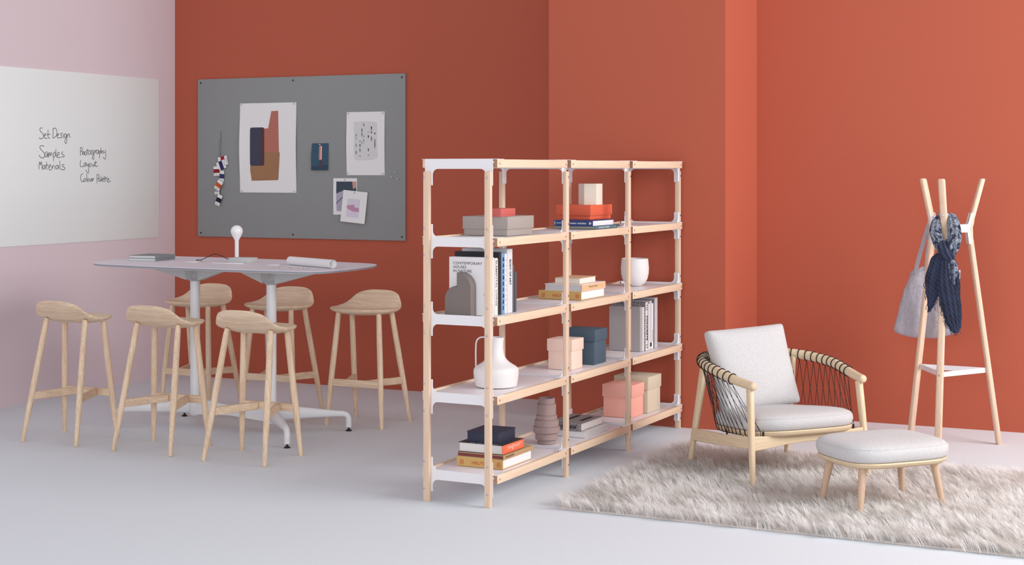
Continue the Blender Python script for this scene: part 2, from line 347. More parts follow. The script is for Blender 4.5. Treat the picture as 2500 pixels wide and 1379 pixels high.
for i, (x, z, w) in enumerate([(-5.938, 1.704, 'topmost'), (-5.968, 1.665, 'leftmost'), (-5.913, 1.65, 'lowest')]):
    p = B().lathe([(0, 0), (.0055, 0), (.0055, .002), (.0035, .004), (.0035, .009), (.007, .012), (.006, .015), (0, .016)], 14).build('push_pin', CHROME)
    p.location = (x, YF, z); p.rotation_euler = (PI/2, 0, 0)
    tag(p, w+' of three loose silver pins at the right of the pinboard', 'push pin', 'loose pins on the pinboard')
# string of colour swatches
string = thing('swatch_string', 'thin grey string hanging from a pin beside the poster', 'string', (-7.592, YF, 2.045))
B().lathe([(0, 0), (.004, 0), (.0035, .006), (.0065, .009), (.006, .012), (0, .013)], 12).build('pin', CHROME, string).rotation_euler = (PI/2, 0, 0)
bb = B().tube(catmull([(.0, -.006, 0), (.006, -.006, -.06), (.002, -.006, -.2), (.0, -.006, -.3), (.0, -.006, -.45), (.004, -.006, -.6)], 6), .0012, 5)
bb.tube(catmull([(.004, -.006, -.06), (-.014, -.008, -.12), (-.008, -.007, -.19), (-.03, -.009, -.22)], 6), .0008, 5)
bb.build('cord', mat('grey_string', (70, 70, 72), .9), string)
SW = [((547, 392), 19, 27, 101, (158, 26, 44), 'red swatch card at the top of the string', 0),
      ((543.5, 402.5), 18, 25, 112, (38, 34, 92), 'indigo swatch card second on the string', 1),
      ((532, 416.5), 14, 23, 3, (140, 18, 32), 'dark red swatch card hanging to the left of the string', 2),
      ((544, 429), 11, 27, -3, (52, 44, 100), 'violet swatch card half hidden behind the dark red one', 0),
      ((538, 451), 14, 25, -32, (196, 84, 34), 'orange swatch card in the middle of the string', 3),
      ((532.5, 462), 12, 22, -3, (140, 140, 160), 'grey blue swatch card behind the orange one', 0),
      ((537.5, 486.5), 12, 27, -22, (18, 16, 48), 'midnight blue swatch card at the bottom of the string', 2)]
SWT = mat('tiny_grey_text', (150, 150, 152), .8)
for (px, py), w, h, a, c, lab, k in SW:
    x = -7.592+(px-540.0)*.00396; z = 2.045-(py-319)*.00342
    w *= .0039; h *= .0034
    t = thing('swatch_card', lab, 'colour swatch', (x, YF-.008-.0035*k, z), 0, 'swatch cards on the string'); t.rotation_euler = (0, math.radians(-a), 0)
    B().box(-w/2, w/2, -.001, .001, -h/2, h/2).build('card', PAPER, t, smooth=False)
    cm = mat('swatch_%d_%d_%d' % c, c, .85)
    B().box(-w/2-.0006, w/2+.0006, -.0022, .0012, -h*.2, h*.2).build('fabric_band', cm, t, smooth=False)
    B().box(-w*.3, w*.3, -.0016, 0, -h*.42, -h*.39).box(-w*.3, w*.2, -.0016, 0, -h*.35, -h*.33).build('printed_text', SWT, t, smooth=False)
# ------------------------------------------------------------------ meeting table
TX, TY, TZ = -6.009, 8.50, 1.103
TA = math.radians(-5.5)
tb = thing('high_table', 'long high meeting table with a pale grey top and white pedestal base', 'table', (TX, TY, 0), TA)
def tl(x, y): v = Matrix.Rotation(-TA, 2) @ Vector((x-TX, y-TY)); return v.x, v.y
def slab_outline(a, b_, n, N=96, kx=0, ky=0):
    out = []
    for i in range(N):
        t = 2*PI*i/N; c, s_ = math.cos(t), math.sin(t)
        X = math.copysign(abs(c)**(2/n), c); Y = math.copysign(abs(s_)**(2/n), s_)
        out.append((a*X*(1-kx*Y*Y), b_*Y*(1-ky*X*X)))
    return out
def slab(b, a, bb, n, levels, N=96, kx=0, ky=0):
    """levels: (inset, z)"""
    rings = []
    for ins, z in levels:
        rings.append([(x, y, z) for x, y in slab_outline(a-ins, bb-ins, n, N, kx, ky)])
    b.loft(rings)
    return b
TOP = mat('pale_grey_table_laminate', (226, 222, 229), .5, var=.01, scale=3)
EDGE = mat('blue_grey_table_edge', (150, 158, 172), .4); WEDGE = mat('white_table_underside', (226, 228, 230), .45)
def table_outline():
    C = [tl(-6.932, 8.088), tl(-4.999, 7.989), tl(-5.031, 8.88), tl(-7.042, 9.055)]; r = .27; bow = (.045, .012); pts = []
    for i in range(4):
        p0, p, p2 = Vector(C[i-1]), Vector(C[i]), Vector(C[(i+1) % 4]); u = (p0-p).normalized(); v = (p2-p).normalized()
        a, b = p+u*r, p+v*r; nx = p2-v*r; nr = Vector((v.y, -v.x))
        pts += [a*(1-t)**2+p*2*t*(1-t)+b*t*t for t in [k/14 for k in range(15)]]
        pts += [b.lerp(nx, t)+nr*(bow[i % 2]*4*t*(1-t)) for t in [k/16 for k in range(1, 16)]]
    return pts
TO = table_outline()
def tslab(levels):
    b = B(); rings = []
    for ins, z in levels:
        rings.append([(p.x*(1-ins/p.length), p.y*(1-ins/p.length), z) for p in TO])
    return b.loft(rings)
tslab([(.05, TZ-.004), (.002, TZ-.004), (0, TZ-.003), (.0015, TZ)]).build('tabletop', TOP, tb)
tslab([(.03, TZ-.012), (.004, TZ-.012), (0, TZ-.009), (0, TZ-.004)]).build('edge_band', EDGE, tb, label='blue grey edge band')
tslab([(.06, TZ-.022), (.012, TZ-.016), (.003, TZ-.012)]).build('underside_panel', WEDGE, tb)
CAST = mat('grey_cast_aluminium', (176, 178, 178), .5, .1); CASTL = mat('pale_grey_cast_arm', (196, 198, 198), .5); TW = mat('white_table_base_paint', (232, 233, 235), .35, var=.01)
for cx in (-.32, .335):
    B().lathe([(.0, .075), (.030, .075), (.046, .10), (.046, .175), (.036, .205), (.0325, .215), (.0325, 1.0), (0, 1.0)], 28, (cx, 0)).build('column', TW, tb)
    h = B()
    pr = [(.034, .976), (.042, .976), (.070, 1.006), (.076, TZ-.024), (.0, TZ-.024)]
    rings = [[(cx+r*math.cos(2*PI*(k+.5)/8), r*math.sin(2*PI*(k+.5)/8), z) for k in range(8)] for r, z in pr]
    h.loft(rings, True, False); hub = h.build('column_head', CAST, tb, ang=20)
    g = B()
    g.tube([(cx+.016, -.066, .998), (cx+.045, -.064, TZ-.026)], .007, 6)
    g.build('rib', CAST, hub)
    B().box(cx-.055, cx-.025, -.075, -.055, TZ-.034, TZ-.026).box(cx+.05, cx+.075, -.07, -.05, TZ-.034, TZ-.026).build('fixing_plate', BLACK, hub)
    for s in (-1, 1):
        w = B(); L = (.50, .33)[s > 0] if cx < 0 else (.33, .42)[s > 0]
        a = [(cx+s*.045, -.05, TZ-.026), (cx+s*.045, .05, TZ-.026), (cx+s*.05, .030, .982), (cx+s*.05, -.030, .982)]
        e = [(cx+s*L, -.012, TZ-.026), (cx+s*L, .012, TZ-.026), (cx+s*L, .010, TZ-.032), (cx+s*L, -.010, TZ-.032)]
        w.loft([a, e]); w.build('support_beam', CASTL, tb, ang=20)
# base: spine and four cast legs on glides
sp = B()
sp.loft([[(x, -hw, z0), (x, hw, z0), (x, hw*.8, z1), (x, -hw*.8, z1)] for x, hw, z0, z1 in ((-.32, .030, .085, .195), (.0, .020, .10, .165), (.335, .030, .085, .195))])
sp.build('spine_beam', TW, tb)
for fx, fy, cx in ((.732, -.333, .335), (.687, .365, .335), (-.669, .278, -.32), (-.754, -.282, -.32)):
    L = B(); p0 = Vector((cx, 0, .125)); f = Vector((fx, fy, 0)); d = (f-Vector((cx, 0, 0)))
    d.normalize(); ln = (f-Vector((cx, 0, 0))).length; sd = Vector((-d.y, d.x, 0)); rings = []
    # centre line height, half height, half width along the leg, then the bend down to the glide
    for t, zc, hh, hw in ((.0, .142, .055, .030), (.15, .140, .050, .029), (.40, .134, .038, .026), (.65, .126, .027, .023), (.85, .119, .020, .021)):
        c = Vector((cx, 0, 0))+d*(ln*t); c.z = zc
        rings.append([c+sd*(hw*math.copysign(abs(math.cos(q))**.75, math.cos(q)))+Vector((0, 0, 1))*(hh*math.copysign(abs(math.sin(q))**.75, math.sin(q))) for q in [2*PI*i/16 for i in range(16)]])
    for back, z, ang_ in ((.034, .116, 10), (.012, .106, 40), (.001, .088, 75), (.0, .06, 90), (.0, .026, 90)):
        c = f-d*back; c.z = z; q_ = math.radians(ang_); nn = d*math.sin(q_)+Vector((0, 0, 1))*math.cos(q_)
        rings.append([c+sd*(.0195*math.cos(q))+nn*(.0195*math.sin(q)) for q in [2*PI*i/16 for i in range(16)]])
    L.loft(rings)
    leg = L.build('base_leg', TW, tb)
    B().lathe([(0, 0), (.018, 0), (.020, .004), (.018, .008), (.008, .010), (.008, .024), (0, .024)], 18, (fx, fy)).build('glide', BLACK, leg)
GRM = mat('white_plastic_insert', (236, 234, 238), .3)
def oval(name, m, x, y, a, b_, parent, h=.004):
    b = B(); slab(b, a, b_, 2, [(0, TZ), (0, TZ+h*.7), (.002, TZ+h)], 40); b.v = [(p[0]+x, p[1]+y, p[2]) for p in b.v]
    return b.build(name, m, parent)
g1 = oval('power_outlet', GRM, *tl(-6.35, 8.53), .05, .035, tb); g2 = oval('power_outlet', GRM, *tl(-5.66, 8.47), .05, .035, tb)
B().box(-.36, -.345, .055, .07, TZ+.004, TZ+.0055).box(-.33, -.315, .055, .07, TZ+.004, TZ+.0055).build('socket_hole', BLACK, g1)
oval('cable_tray_lid', GRM, *tl(-6.045, 8.50), .14, .04, tb)

# things on the table
def obox(root, dims, m, name, r=.0015): return B().box(*dims, r).build(name, m, root)
NBM = mat('light_grey_notebook', (214, 218, 218), .6); NBD = mat('mid_grey_notebook', (128, 134, 138), .6)
for k, (z, lab) in enumerate(((0, 'pale grey notebook at the bottom of the pair on the table'), (.0185, 'grey notebook lying on top of another on the table'))):
    nb = thing('notebook', lab, 'notebook', (-6.61, 8.47, TZ+.0003+z), math.radians(6), 'notebooks on the high table')
    d = .004 if k else 0
    B().box(-.205-d, 0+d, 0, .25, 0, .0018).box(-.205-d, 0+d, 0, .25, .0162, .018).box(-.0015+d, d, 0, .25, .0015, .0165).build('cover', NBD, nb, smooth=False)
    B().box(-.203, -.003, .002, .248, .0018, .0162).build('pages', NBM, nb, smooth=False)
lamp = thing('desk_lamp', 'white lamp with a round bulb on a pole and grey block base', 'lamp', (-6.0, 8.615, TZ+.0005))
obox(lamp, (-.080, .076, -.052, .060, .0, .032), mat('light_grey_lamp_block', (196, 200, 198), .6), 'base', .0015)
B().lathe([(0, .034), (.0135, .034), (.0135, .165), (0, .165)], 24, (-.05, 0)).build('pole', WHITE, lamp)
GL = mat('opal_white_glass', (238, 238, 240), .25, var=.005)
B().lathe([(.0135, .140), (.0145, .147), (.022, .161), (.031, .177)]+[(.0405*math.sin(a), .207-.0405*math.cos(a)) for a in [math.radians(d) for d in range(62, 181, 9)]], 36, (-.05, 0)).build('bulb', GL, lamp)
B().tube(catmull([(-.082, .0, .018), (-.12, -.01, .022), (-.17, -.015, .042), (-.215, -.02, .052), (-.255, -.035, .035), (-.29, -.055, .016), (-.330, -.072, .0105)], 8), .0024, 8).build('power_cable', BLACK, lamp)
# rolled paper
rl = thing('paper_roll', 'roll of white paper lying on the right end of the high table', 'paper roll', (-5.335, 8.41, TZ+.0285), math.radians(-24.8))
b = B(); N = 40; R1 = .0275
ringo = lambda x, r: [(x, r*math.cos(2*PI*k/N), r*math.sin(2*PI*k/N)) for k in range(N)]
b.loft([ringo(-.25, R1-.0022), ringo(-.25, R1), ringo(.25, R1), ringo(.25, R1-.0022), ringo(-.25, R1-.0022)], False, False)
b.build('sheet_roll', PAPER, rl)
b = B(); b.loft([[(x, r*math.cos(t), r*math.sin(t)) for x in (-.248, .249)] for t, r in [(i*.22+2.4, R1-.0028-.00012*i) for i in range(26)]], False, False, closed=False)
rr = b.build('inner_turn', PAPER, rl); rr.modifiers.new('s', 'SOLIDIFY').thickness = .0006
for i, (px, dy) in enumerate(((0, 0), (.028, .004), (.085, 0), (.103, -.006), (.135, .004), (.165, 0), (.19, .006))):
    p = B().tube([(-.006, 0, .0015), (.0, .004, .0025), (.006, 0, .0015)], .0013, 6).build('brass_clip', mat('brass_wire', (176, 128, 70), .35, .8))
    p.location = (-5.50+px*1.3, 8.235+dy, TZ); p.rotation_euler = (0, 0, i*1.1)
    tag(p, 'tiny brass clip lying on the table in front of the paper roll', 'clip', 'brass clips in front of the paper roll')

# ------------------------------------------------------------------ stools
def stool_proto():
    t = thing('bar_stool', '', 'stool')
    a, bq, N, n = .246, .186, 72, 2.35; cy = .035
    out = slab_outline(a, bq, n, N)
    def lip(x, y):
        q = max(0, min(1, (-(y)-.015)/.165)); fx = max(0, min(1, (abs(x)-.15)/.10))
        fx = 1-.75*fx*fx*(3-2*fx); return .105*q**1.45*fx
    def pos(x, y, zt):
        l = lip(x, y); return (x*(1+.1*l/.1*.2), y+cy-l*.16, zt+l)
    rings = []
    T = [.0, .2, .4, .6, .75, .86, .94, .98]
    for r in T:
        rings.append([pos(x*max(r, .001), y*max(r, .001), .792-.016*(1-r*r)) for x, y in out])
    rings.append([pos(x, y, .789) for x, y in out]); rings.append([pos(x*.998, y*.998, .782) for x, y in out])
    for r in [.96, .9, .82, .7, .5, .3, .001]:
        rings.append([pos(x*r, y*r, .782-.036*(1-r**3.2)**.8-(.004)) for x, y in out])
    B().loft(rings, False, False).build('seat', ASHX, t, ang=60)
    P = [(-.215, -.20, -.155, -.045), (.215, -.20, .155, -.045), (-.215, .19, -.155, .125), (.215, .19, .155, .125)]
    for fx, fy, tx, ty in P:
        L = B(); f = Vector((fx, fy, 0)); q = Vector((tx, ty, .772))
        prof = [(0, .0112), (.004, .0125), (.1, .0148), (.3, .0185), (.55, .0198), (.8, .0192), (.96, .0180), (.985, .0155), (1, .0150)]
        L.tube([f.lerp(q, s) for s, r in prof], [r for s, r in prof], 20)
        leg = L.build('leg', ASH, t)
        B().tube([f+Vector((0, 0, -.0005)), f+Vector((0, 0, .002))], .009, 12).build('foot_cap', BLACK, leg)
    for k, (p, c) in enumerate(((Vector((-.192, .166, .290)), Vector((.192, .166, .290))), (Vector((-.192, -.142, .286)), Vector((-.070, .160, .290))), (Vector((.192, -.142, .286)), Vector((.070, .160, .290))))):
        d = (c-p); u = d.normalized(); w = Vector((-u.y, u.x, 0))*.0125; e = p+u*.010; c = c-u*.010 
        st = B()
        mid = p.lerp(c, .5)
        def sec(q, hh, ww=1): return [q-w*ww+Vector((0, 0, -hh)), q+w*ww+Vector((0, 0, -hh)), q+w*ww+Vector((0, 0, hh)), q-w*ww+Vector((0, 0, hh))]
        st.loft([sec(e, .0235), sec(mid, .0235), sec(c-u*.0, .0235, 1.05)])
        so = st.build('footrest_bar', ASHX if k == 0 else ASHY, t); bv = so.modifiers.new('b', 'BEVEL'); bv.width = .004; bv.segments = 2
    return t
ST = [(-6.737, 7.775, 0, 'wooden stool furthest left, in front of the lilac wall'),
      (-6.004, 7.760, 0, 'wooden stool between two others on the near side of the table'),
      (-5.307, 7.725, 0, 'wooden stool nearest the camera, in front of the right table column'),
      (-5.333, 9.123, 180, 'wooden stool standing clear of the table end, before the red wall'),
      (-6.03, 9.123, 181, 'wooden stool behind the right table column on the far side'),
      (-6.715, 9.123, 179, 'wooden stool behind the left table column, in the room corner')]
proto = stool_proto()
for i, (x, y, a, lab) in enumerate(ST):
    o = proto if i == 0 else copy_tree(proto)
    o.location = (x, y, 0); o.rotation_euler = (0, 0, math.radians(a)); o['label'] = lab; o['group'] = 'bar stools around the high table'

# ------------------------------------------------------------------ shelving unit
SO = Vector((-3.434, 7.085, 0)); SR = math.radians(-1.74)
RS = Matrix.Translation(SO) @ Matrix.Rotation(SR, 4, 'Z')
sh = thing('shelving_unit', 'tall open shelving unit of beech and white steel with five levels', 'shelf', SO, SR)
ZT = [1.776, 1.373, .970, .566, .163]; PIT = .911; XM = -.1885
def mir(x): return 2*XM-x
SCREW = B().lathe([(0, .0035), (.0045, .0035), (.0055, .003), (.0058, 0), (0, -.001)], 14).build('bolt', CHROME)
SHOLE = B().lathe([(0, .0012), (.0028, .0012)], 8)
def bolt(parent, loc, axis):
    o = SCREW.copy(); COL.objects.link(o); o.parent = parent; o.location = loc
    o.rotation_euler = (PI/2, 0, 0) if axis == '-y' else (0, PI/2, 0) if axis == '+x' else (0, 0, 0)
def plate(bar0, bar1, z0, z1, arms, up, down, r):
    """cross shaped sheet outline with rounded inside corners; arms: (centre, half width)"""
    P = []
    for c, h in sorted(arms):                     # top edge, left to right
        l, q = c-h, c+h
        if l > bar0+.001: P += ([(bar0, z1)] if not P else [])+(arc(l-r, z1+r, r, -90, 0) if up else [])
        if up: P += [(l, z1+up), (q, z1+up)]
        elif not P: P += [(bar0, z1)]
        if up and q < bar1-.001: P += arc(q+r, z1+r, r, 180, 270)
    P += [(bar1, z1)] if not (up and abs(P[-1][0]-bar1) < .002) else []
    Q = []
    for c, h in sorted(arms, reverse=True):
        l, q = c-h, c+h
        if q < bar1-.001: Q += ([(bar1, z0)] if not Q else [])+(arc(q+r, z0-r, r, 90, 180) if down else [])
        if down: Q += [(q, z0-down), (l, z0-down)]
        if down and l > bar0+.001: Q += arc(l-r, z0-r, r, 0, 90)
    if abs(Q[-1][0]-bar0) > .002 or not down: Q += [(bar0, z0)]
    return P+Q
posts = []
for k in range(4):
    end = k in (0, 3); yc = k*PIT
    for side in (0, 1):
        if k == 0: x, a, b0, b1 = -.009, .0175, 0, .024
        elif k == 3: x, a, b0, b1 = -.009, .0175, yc-.006, yc+.018
        else: x, a, b0, b1 = .0125, .0115, yc-.019, yc+.019
        if side: x = mir(x)
        p = B().box(x-a, x+a, b0, b1, 0, 1.712, .003).build('post', BEECH, sh)
        for z in ZT:
            for dz in (.045, -.095):
                if z+dz > 1.71: continue
                if k == 0: bolt(p, (x+(.0 if not side else -.011), 0, z+dz), '-y')
                elif not side: bolt(p, (x+a, yc+.004, z+dz), '+x')
for lv, zt in enumerate(ZT):
    up = 0 if lv == 0 else .064; dn = .085 if lv == 0 else .062
    for k in range(4):
        yc = k*PIT; yp = .0242 if k == 0 else yc-.0095 if k == 3 else yc-.0015
        b = B()
        xa, xb = mir(.0105), .0105
        arms = [(-.0100, .0205), (mir(-.009)+.0025, .0235)] if k in (0, 3) else [(-.0045, .005), (mir(-.0045), .005)]
        pl = plate(xa, xb, zt-.050, zt+.002, arms, up, dn, .030)
        b.prism(pl, (0, yp, 0), (1, 0, 0), (0, 0, 1), (0, 1, 0), .003)
        # side sheets behind the rails
        ya, yb, ac, ah = (.0242, .115, .0295, .0055) if k == 0 else (yc-.095, yc-.0065, yc-.012, .0055) if k == 3 else (yc-.1, yc+.1, yc, .0235)
        sp = plate(ya, yb, zt-.047, zt+.002, [(ac, ah)], up, dn, .028)
        for x in (-.0025, mir(.0005)):
            b.prism(sp, (x, 0, 0), (0, 1, 0), (0, 0, 1), (1, 0, 0), .0025)
        # folded rim that laps over the board
        for q0, q1 in ((.003, .031), (mir(.031), mir(.003))): b.box(q0, q1, ya+.004 if k else .026, yb-.004, zt-.0008, zt+.0012)
        # rounded edge strip seen along the inner corners of the posts
        b.build('bracket', WHITE, sh, ang=30)
    for k in range(3):
        y0, y1 = k*PIT+(.031 if k == 0 else .024), (k+1)*PIT-.026
        B().box(mir(.0092), .0132, k*PIT+.03, (k+1)*PIT-.02, zt-.022, zt-.0086, .001).build('shelf_board', WLAM, sh)
        for side in (0, 1):
            x0, x1 = (.0136, .0330) if not side else (mir(.0290), mir(.0096))
            r = B().box(x0, x1, y0, y1, zt-.044, zt-.001, .0015).build('rail', BEECHY, sh)
            if not side:
                B().box(x0+.0005, x1-.0005, y0-.0006, y0+.0002, zt-.0435, zt-.0015).build('end_grain', ENDG, r, smooth=False, label='darker sawn end of the rail')
                bolt(r, (x1-.0025, y0+.028, zt-.023), '+x'); bolt(r, (x1-.0025, y1-.02, zt-.023), '+x')
bpy.data.objects.remove(SCREW)
SZ = [z-.0062 for z in ZT]
def on_shelf(name, label, cat, x, y, z, rz=0, group=None):
    p = RS @ Vector((x, y, z))
    return thing(name, label, cat, p, SR+math.radians(rz), group)
def lid_box(label, cm, x, y, z, w, d, h, hl, o=.004, rz=0, group='lidded boxes on the shelving unit'):
    """corner (x,y) is the front right foot; the box reaches w to the left and d to the back"""
    t = on_shelf('storage_box', label, 'box', x, y, z, rz, group)
    B().box(-w, 0, 0, d, 0, h-hl+.001, .0008).build('box_body', cm, t)
    B().box(-w-o, o, -o, d+o, h-hl, h, .0012).build('lid', cm, t)
    return t
def cm(n, c, r=.7): return mat(n, c, r, var=.015, bmp=.05, bscale=500)
lid_box('wide taupe grey lidded box on the second shelf level', cm('taupe_card', (166, 158, 152)), -.102, .407, SZ[1], .262, .308, .103, .068, .006)
lid_box('small dusty red box on top of the taupe grey box', cm('dusty_red_card', (200, 98, 92)), -.133, .392, SZ[1]+.103, .075, .172, .043, .034, .0012)
t = lid_box('flat orange red lidded box lying on a blue book', cm('orange_red_card', (222, 98, 66)), -.146, 1.60, SZ[1]+.0525, .214, .318, .088, .064, .007)
B().tube([(.007, .30, .034), (.009, .30, .034)], .003, 10).build('rivet', BLACK, t)
hx = on_shelf('hexagonal_box', 'pale beige six-sided box standing on the orange box', 'box', -.215, 1.765, SZ[1]+.1405, 12)
HB = cm('pale_beige_card', (226, 218, 204)); hex_ = lambda r: [(r*math.cos(PI/3*k+.173), r*math.sin(PI/3*k+.173)) for k in range(6)]
B().prism(hex_(.0735), (0, 0, 0), (1, 0, 0), (0, 1, 0), (0, 0, 1), .126).build('box_body', HB, hx, smooth=False)
B().prism(hex_(.0742), (0, 0, .126), (1, 0, 0), (0, 1, 0), (0, 0, 1), .003).build('lid', HB, hx, smooth=False)
lid_box('peach coloured square box with a lid, fourth shelf level', cm('peach_card', (244, 214, 198)), -.082, 1.19, SZ[3], .148, .155, .176, .068, .006)
lid_box('dark slate blue box with a lid behind the peach box', cm('slate_blue_card', (72, 92, 108)), -.066, 1.483, SZ[3], .201, .176, .206, .068, .006)
lid_box('coral pink box with a lid on the lowest shelf', cm('coral_card', (250, 184, 168)), -.069, 2.068, SZ[4], .190, .20, .205, .078, .006)
lid_box('sand beige box with a lid behind the coral pink box', cm('sand_card', (212, 200, 178)), -.050, 2.298, SZ[4], .225, .22, .232, .082, .006)

def book(label, z, x, y, w, d, h, spine, cover, pages=None, stand=False, rz=0, th=.0022, group='books on the shelving unit', spinem=None, ins=.004):
    """corner (x,y) = near right foot; reaches w left, d back, h up. spine: which face carries it"""
    t = on_shelf('book', label, 'book', x, y, z, rz, group)
    c = B(); X = [-w, 0]; Y = [0, d]; Z = [0, h]
    if stand:       # boards face front and back
        c.box(-w, 0, 0, th, 0, h).box(-w, 0, d-th, d, 0, h)
        Y = [th, d-th]; pi = [-w+(0 if spine == '-x' else ins), -(0 if spine == '+x' else ins), th, d-th, ins, h-ins]
    else:
        c.box(-w, 0, 0, d, 0, th).box(-w, 0, 0, d, h-th, h)
        Z = [th, h-th]; pi = [-w+(th if spine == '-x' else ins), -(th if spine == '+x' else ins), (th if spine == '-y' else ins), d-(th if spine == '+y' else ins), th, h-th]
    c.build('cover', cover, t, smooth=False)
    s = B()
    if spine == '-y': s.box(-w, 0, -.0008, th, Z[0], Z[1])
    if spine == '+x': s.box(-th, .0008, Y[0], Y[1], Z[0], Z[1])
    if spine == '-x': s.box(-w-.0008, -w+th, Y[0], Y[1], Z[0], Z[1])
    s.build('spine', spinem or cover, t, smooth=False)
    B().box(*pi).build('pages', pages or PAGES, t, smooth=False)
    return t
GOLD = mat('ochre_gold_book_cloth', (206, 168, 104), .7, var=.03, bmp=.1); RUST = mat('rust_print', (196, 92, 46), .6)
# second level
t = book('thin teal book at the bottom of the pile under the orange box', SZ[1], -.062, 1.488, .277, .385, .017, '+x', mat('teal_book_cloth', (84, 118, 130), .6), mat('aged_page_edges', (176, 168, 152), .9), spinem=mat('teal_book_cloth', (84, 118, 130), .6))
text('POSTERS OF PICASSO', (.001, .05, .005), (0, 1, 0), (0, 0, 1), .16, .0075, PAPER, t, bold=.02); text('STUDIO', (.001, .29, .005), (0, 1, 0), (0, 0, 1), .05, .0065, PAPER, t, bold=.02)
NB = mat('royal_blue_book_cloth', (32, 62, 122), .5)
t = book('royal blue book with white title on top of the teal book', SZ[1]+.0172, -.075, 1.482, .258, .33, .034, '-y', NB, mat('bright_page_edges', (238, 234, 236), .9))
text('Josef Albers', (-.238, -.0012, .012), (1, 0, 0), (0, 0, 1), .070, .011, PAPER, t, bold=.02)
text('Formulation : Articulation', (-.163, -.0012, .012), (1, 0, 0), (0, 0, 1), .120, .011, PAPER, t, bold=.02)
decal([(-.252, .006), (-.248, .006), (-.248, .028), (-.252, .028)], (0, -.001, 0), (1, 0, 0), (0, 0, 1), PAPER, t, 'publisher_mark')
for q in ([(-.022, .010), (-.0145, .0175), (-.022, .025), (-.0255, .0215), (-.0215, .0175), (-.0255, .0135)], [(-.018, .0105), (-.0165, .009), (-.009, .0165), (-.009, .0185), (-.0165, .026), (-.018, .0245), (-.0115, .0175)]):
    decal(q, (0, -.001, 0), (1, 0, 0), (0, 0, 1), PAPER, t, 'publisher_mark')
# third level, standing books, first bay
y = .165
STAND = [('white upright book with a long title on its front cover', .030, .302, .250, -.052, BOOKW, None),
         ('white upright book with a tall black spine title behind the titled cover', .034, .298, .247, -.050, mat('cream_white_cover', (234, 232, 226), .5), None),
         ('slim mid grey upright book with pale lettering', .026, .290, .235, -.060, mat('mid_grey_cover', (126, 126, 130), .6), None),
         ('black upright book taller than the white titled one', .026, .326, .262, -.058, mat('near_black_cover', (36, 36, 44), .5), None),
         ('upright book with a pale blue and navy spine', .037, .320, .240, -.056, mat('sky_blue_cover', (110, 160, 200), .5), None),
         ('thin white upright book left of the big white one', .024, .316, .230, -.056, mat('soft_white_cover', (228, 228, 228), .5), None),
         ('tall thick white upright book with bold black spine lettering', .062, .338, .270, -.054, mat('cool_white_cover', (218, 220, 224), .5), None),
         ('dark grey slim upright book right of the thick white one', .030, .250, .190, -.060, mat('slate_grey_cover', (98, 102, 106), .6), None),
         ('shortest dark grey upright book at the end of the row', .022, .214, .180, -.056, mat('steel_grey_cover', (84, 92, 100), .6), None)]
y = .130
for i, (lab, th_, h, w, x, c, _) in enumerate(STAND):
    t = book(lab, SZ[2], x, y, w, th_, h, '+x', c, stand=True, th=.0018, group='upright books beside the bookend')
    X = .0012
    if i == 0:
        text('CONTEMPORARY\nHOUSES\nIN NATURE', (-.226, -.0004, .222), (1, 0, 0), (0, 0, 1), .172, .055, INK, t, sp=1.0)
        for s_, xx, zz in (('OCEAN', -.045, .102), ('IN', -.035, .072), ('P', -.035, .010)):
            text(s_, (xx, -.0004, zz), (1, 0, 0), (0, 0, 1), .010*len(s_), .011, INK, t)
    if i == 1: text('ELEMENTAL LIVING', (X, .010, .285), (0, 0, -1), (0, 1, 0), .235, .014, INK, t, bold=.01)
    if i == 2:
        for q in range(13): decal([(.0, .0), (.010, .0), (.010, .006), (0, .006)], (X-.0004, .008, .255-.0145*q), (0, 1, 0), (0, 0, 1), PAPER, t, 'spine_mark')
    if i == 4:
        for q in range(9): decal([(0, 0), (.012+.008*(q % 3)/2, .003), (.014, .020), (.004, .024)], (X-.0004, .013, .02+.032*q), (0, 1, 0), (0, 0, 1), mat('navy_ink', (30, 44, 78), .5), t, 'spine_picture')
    if i == 5:
        for q in range(10): decal([(0, 0), (.004, 0), (.004, .008+.006*(q % 2)), (0, .008+.006*(q % 2))], (X-.0004, .010, .04+.026*q), (0, 1, 0), (0, 0, 1), SWT, t, 'spine_mark')
    if i == 6: text('BODY OF ART', (X, .026, .282), (0, 0, -1), (0, 1, 0), .135, .019, INK, t, bold=.03)
    y += th_+.0008
# bookend
be = on_shelf('bookend', 'taupe bookend of two quarter-round blocks leaning on the books', 'bookend', -.140, .066, SZ[2])
pr = [(-.153, 0), (0, 0), (0, .145)]+arc(-.080, .145, .080, 0, 90, 10)[1:]+[(-.0825, .225), (-.0825, .148)]+arc(-.0825, .085, .0705, 90, 180, 10)[1:]
pr = [(x, z) for x, z in pr]; pr[-1] = (-.153, .085)
B().prism(pr, (0, 0, 0), (1, 0, 0), (0, 0, 1), (0, 1, 0), .058).build('block', mat('taupe_stoneware', (118, 108, 104), .55, var=.03), be, ang=30)
bo = be.children[0]; bv = bo.modifiers.new('b', 'BEVEL'); bv.width = .0015; bv.segments = 2; bv.limit_method = 'ANGLE'
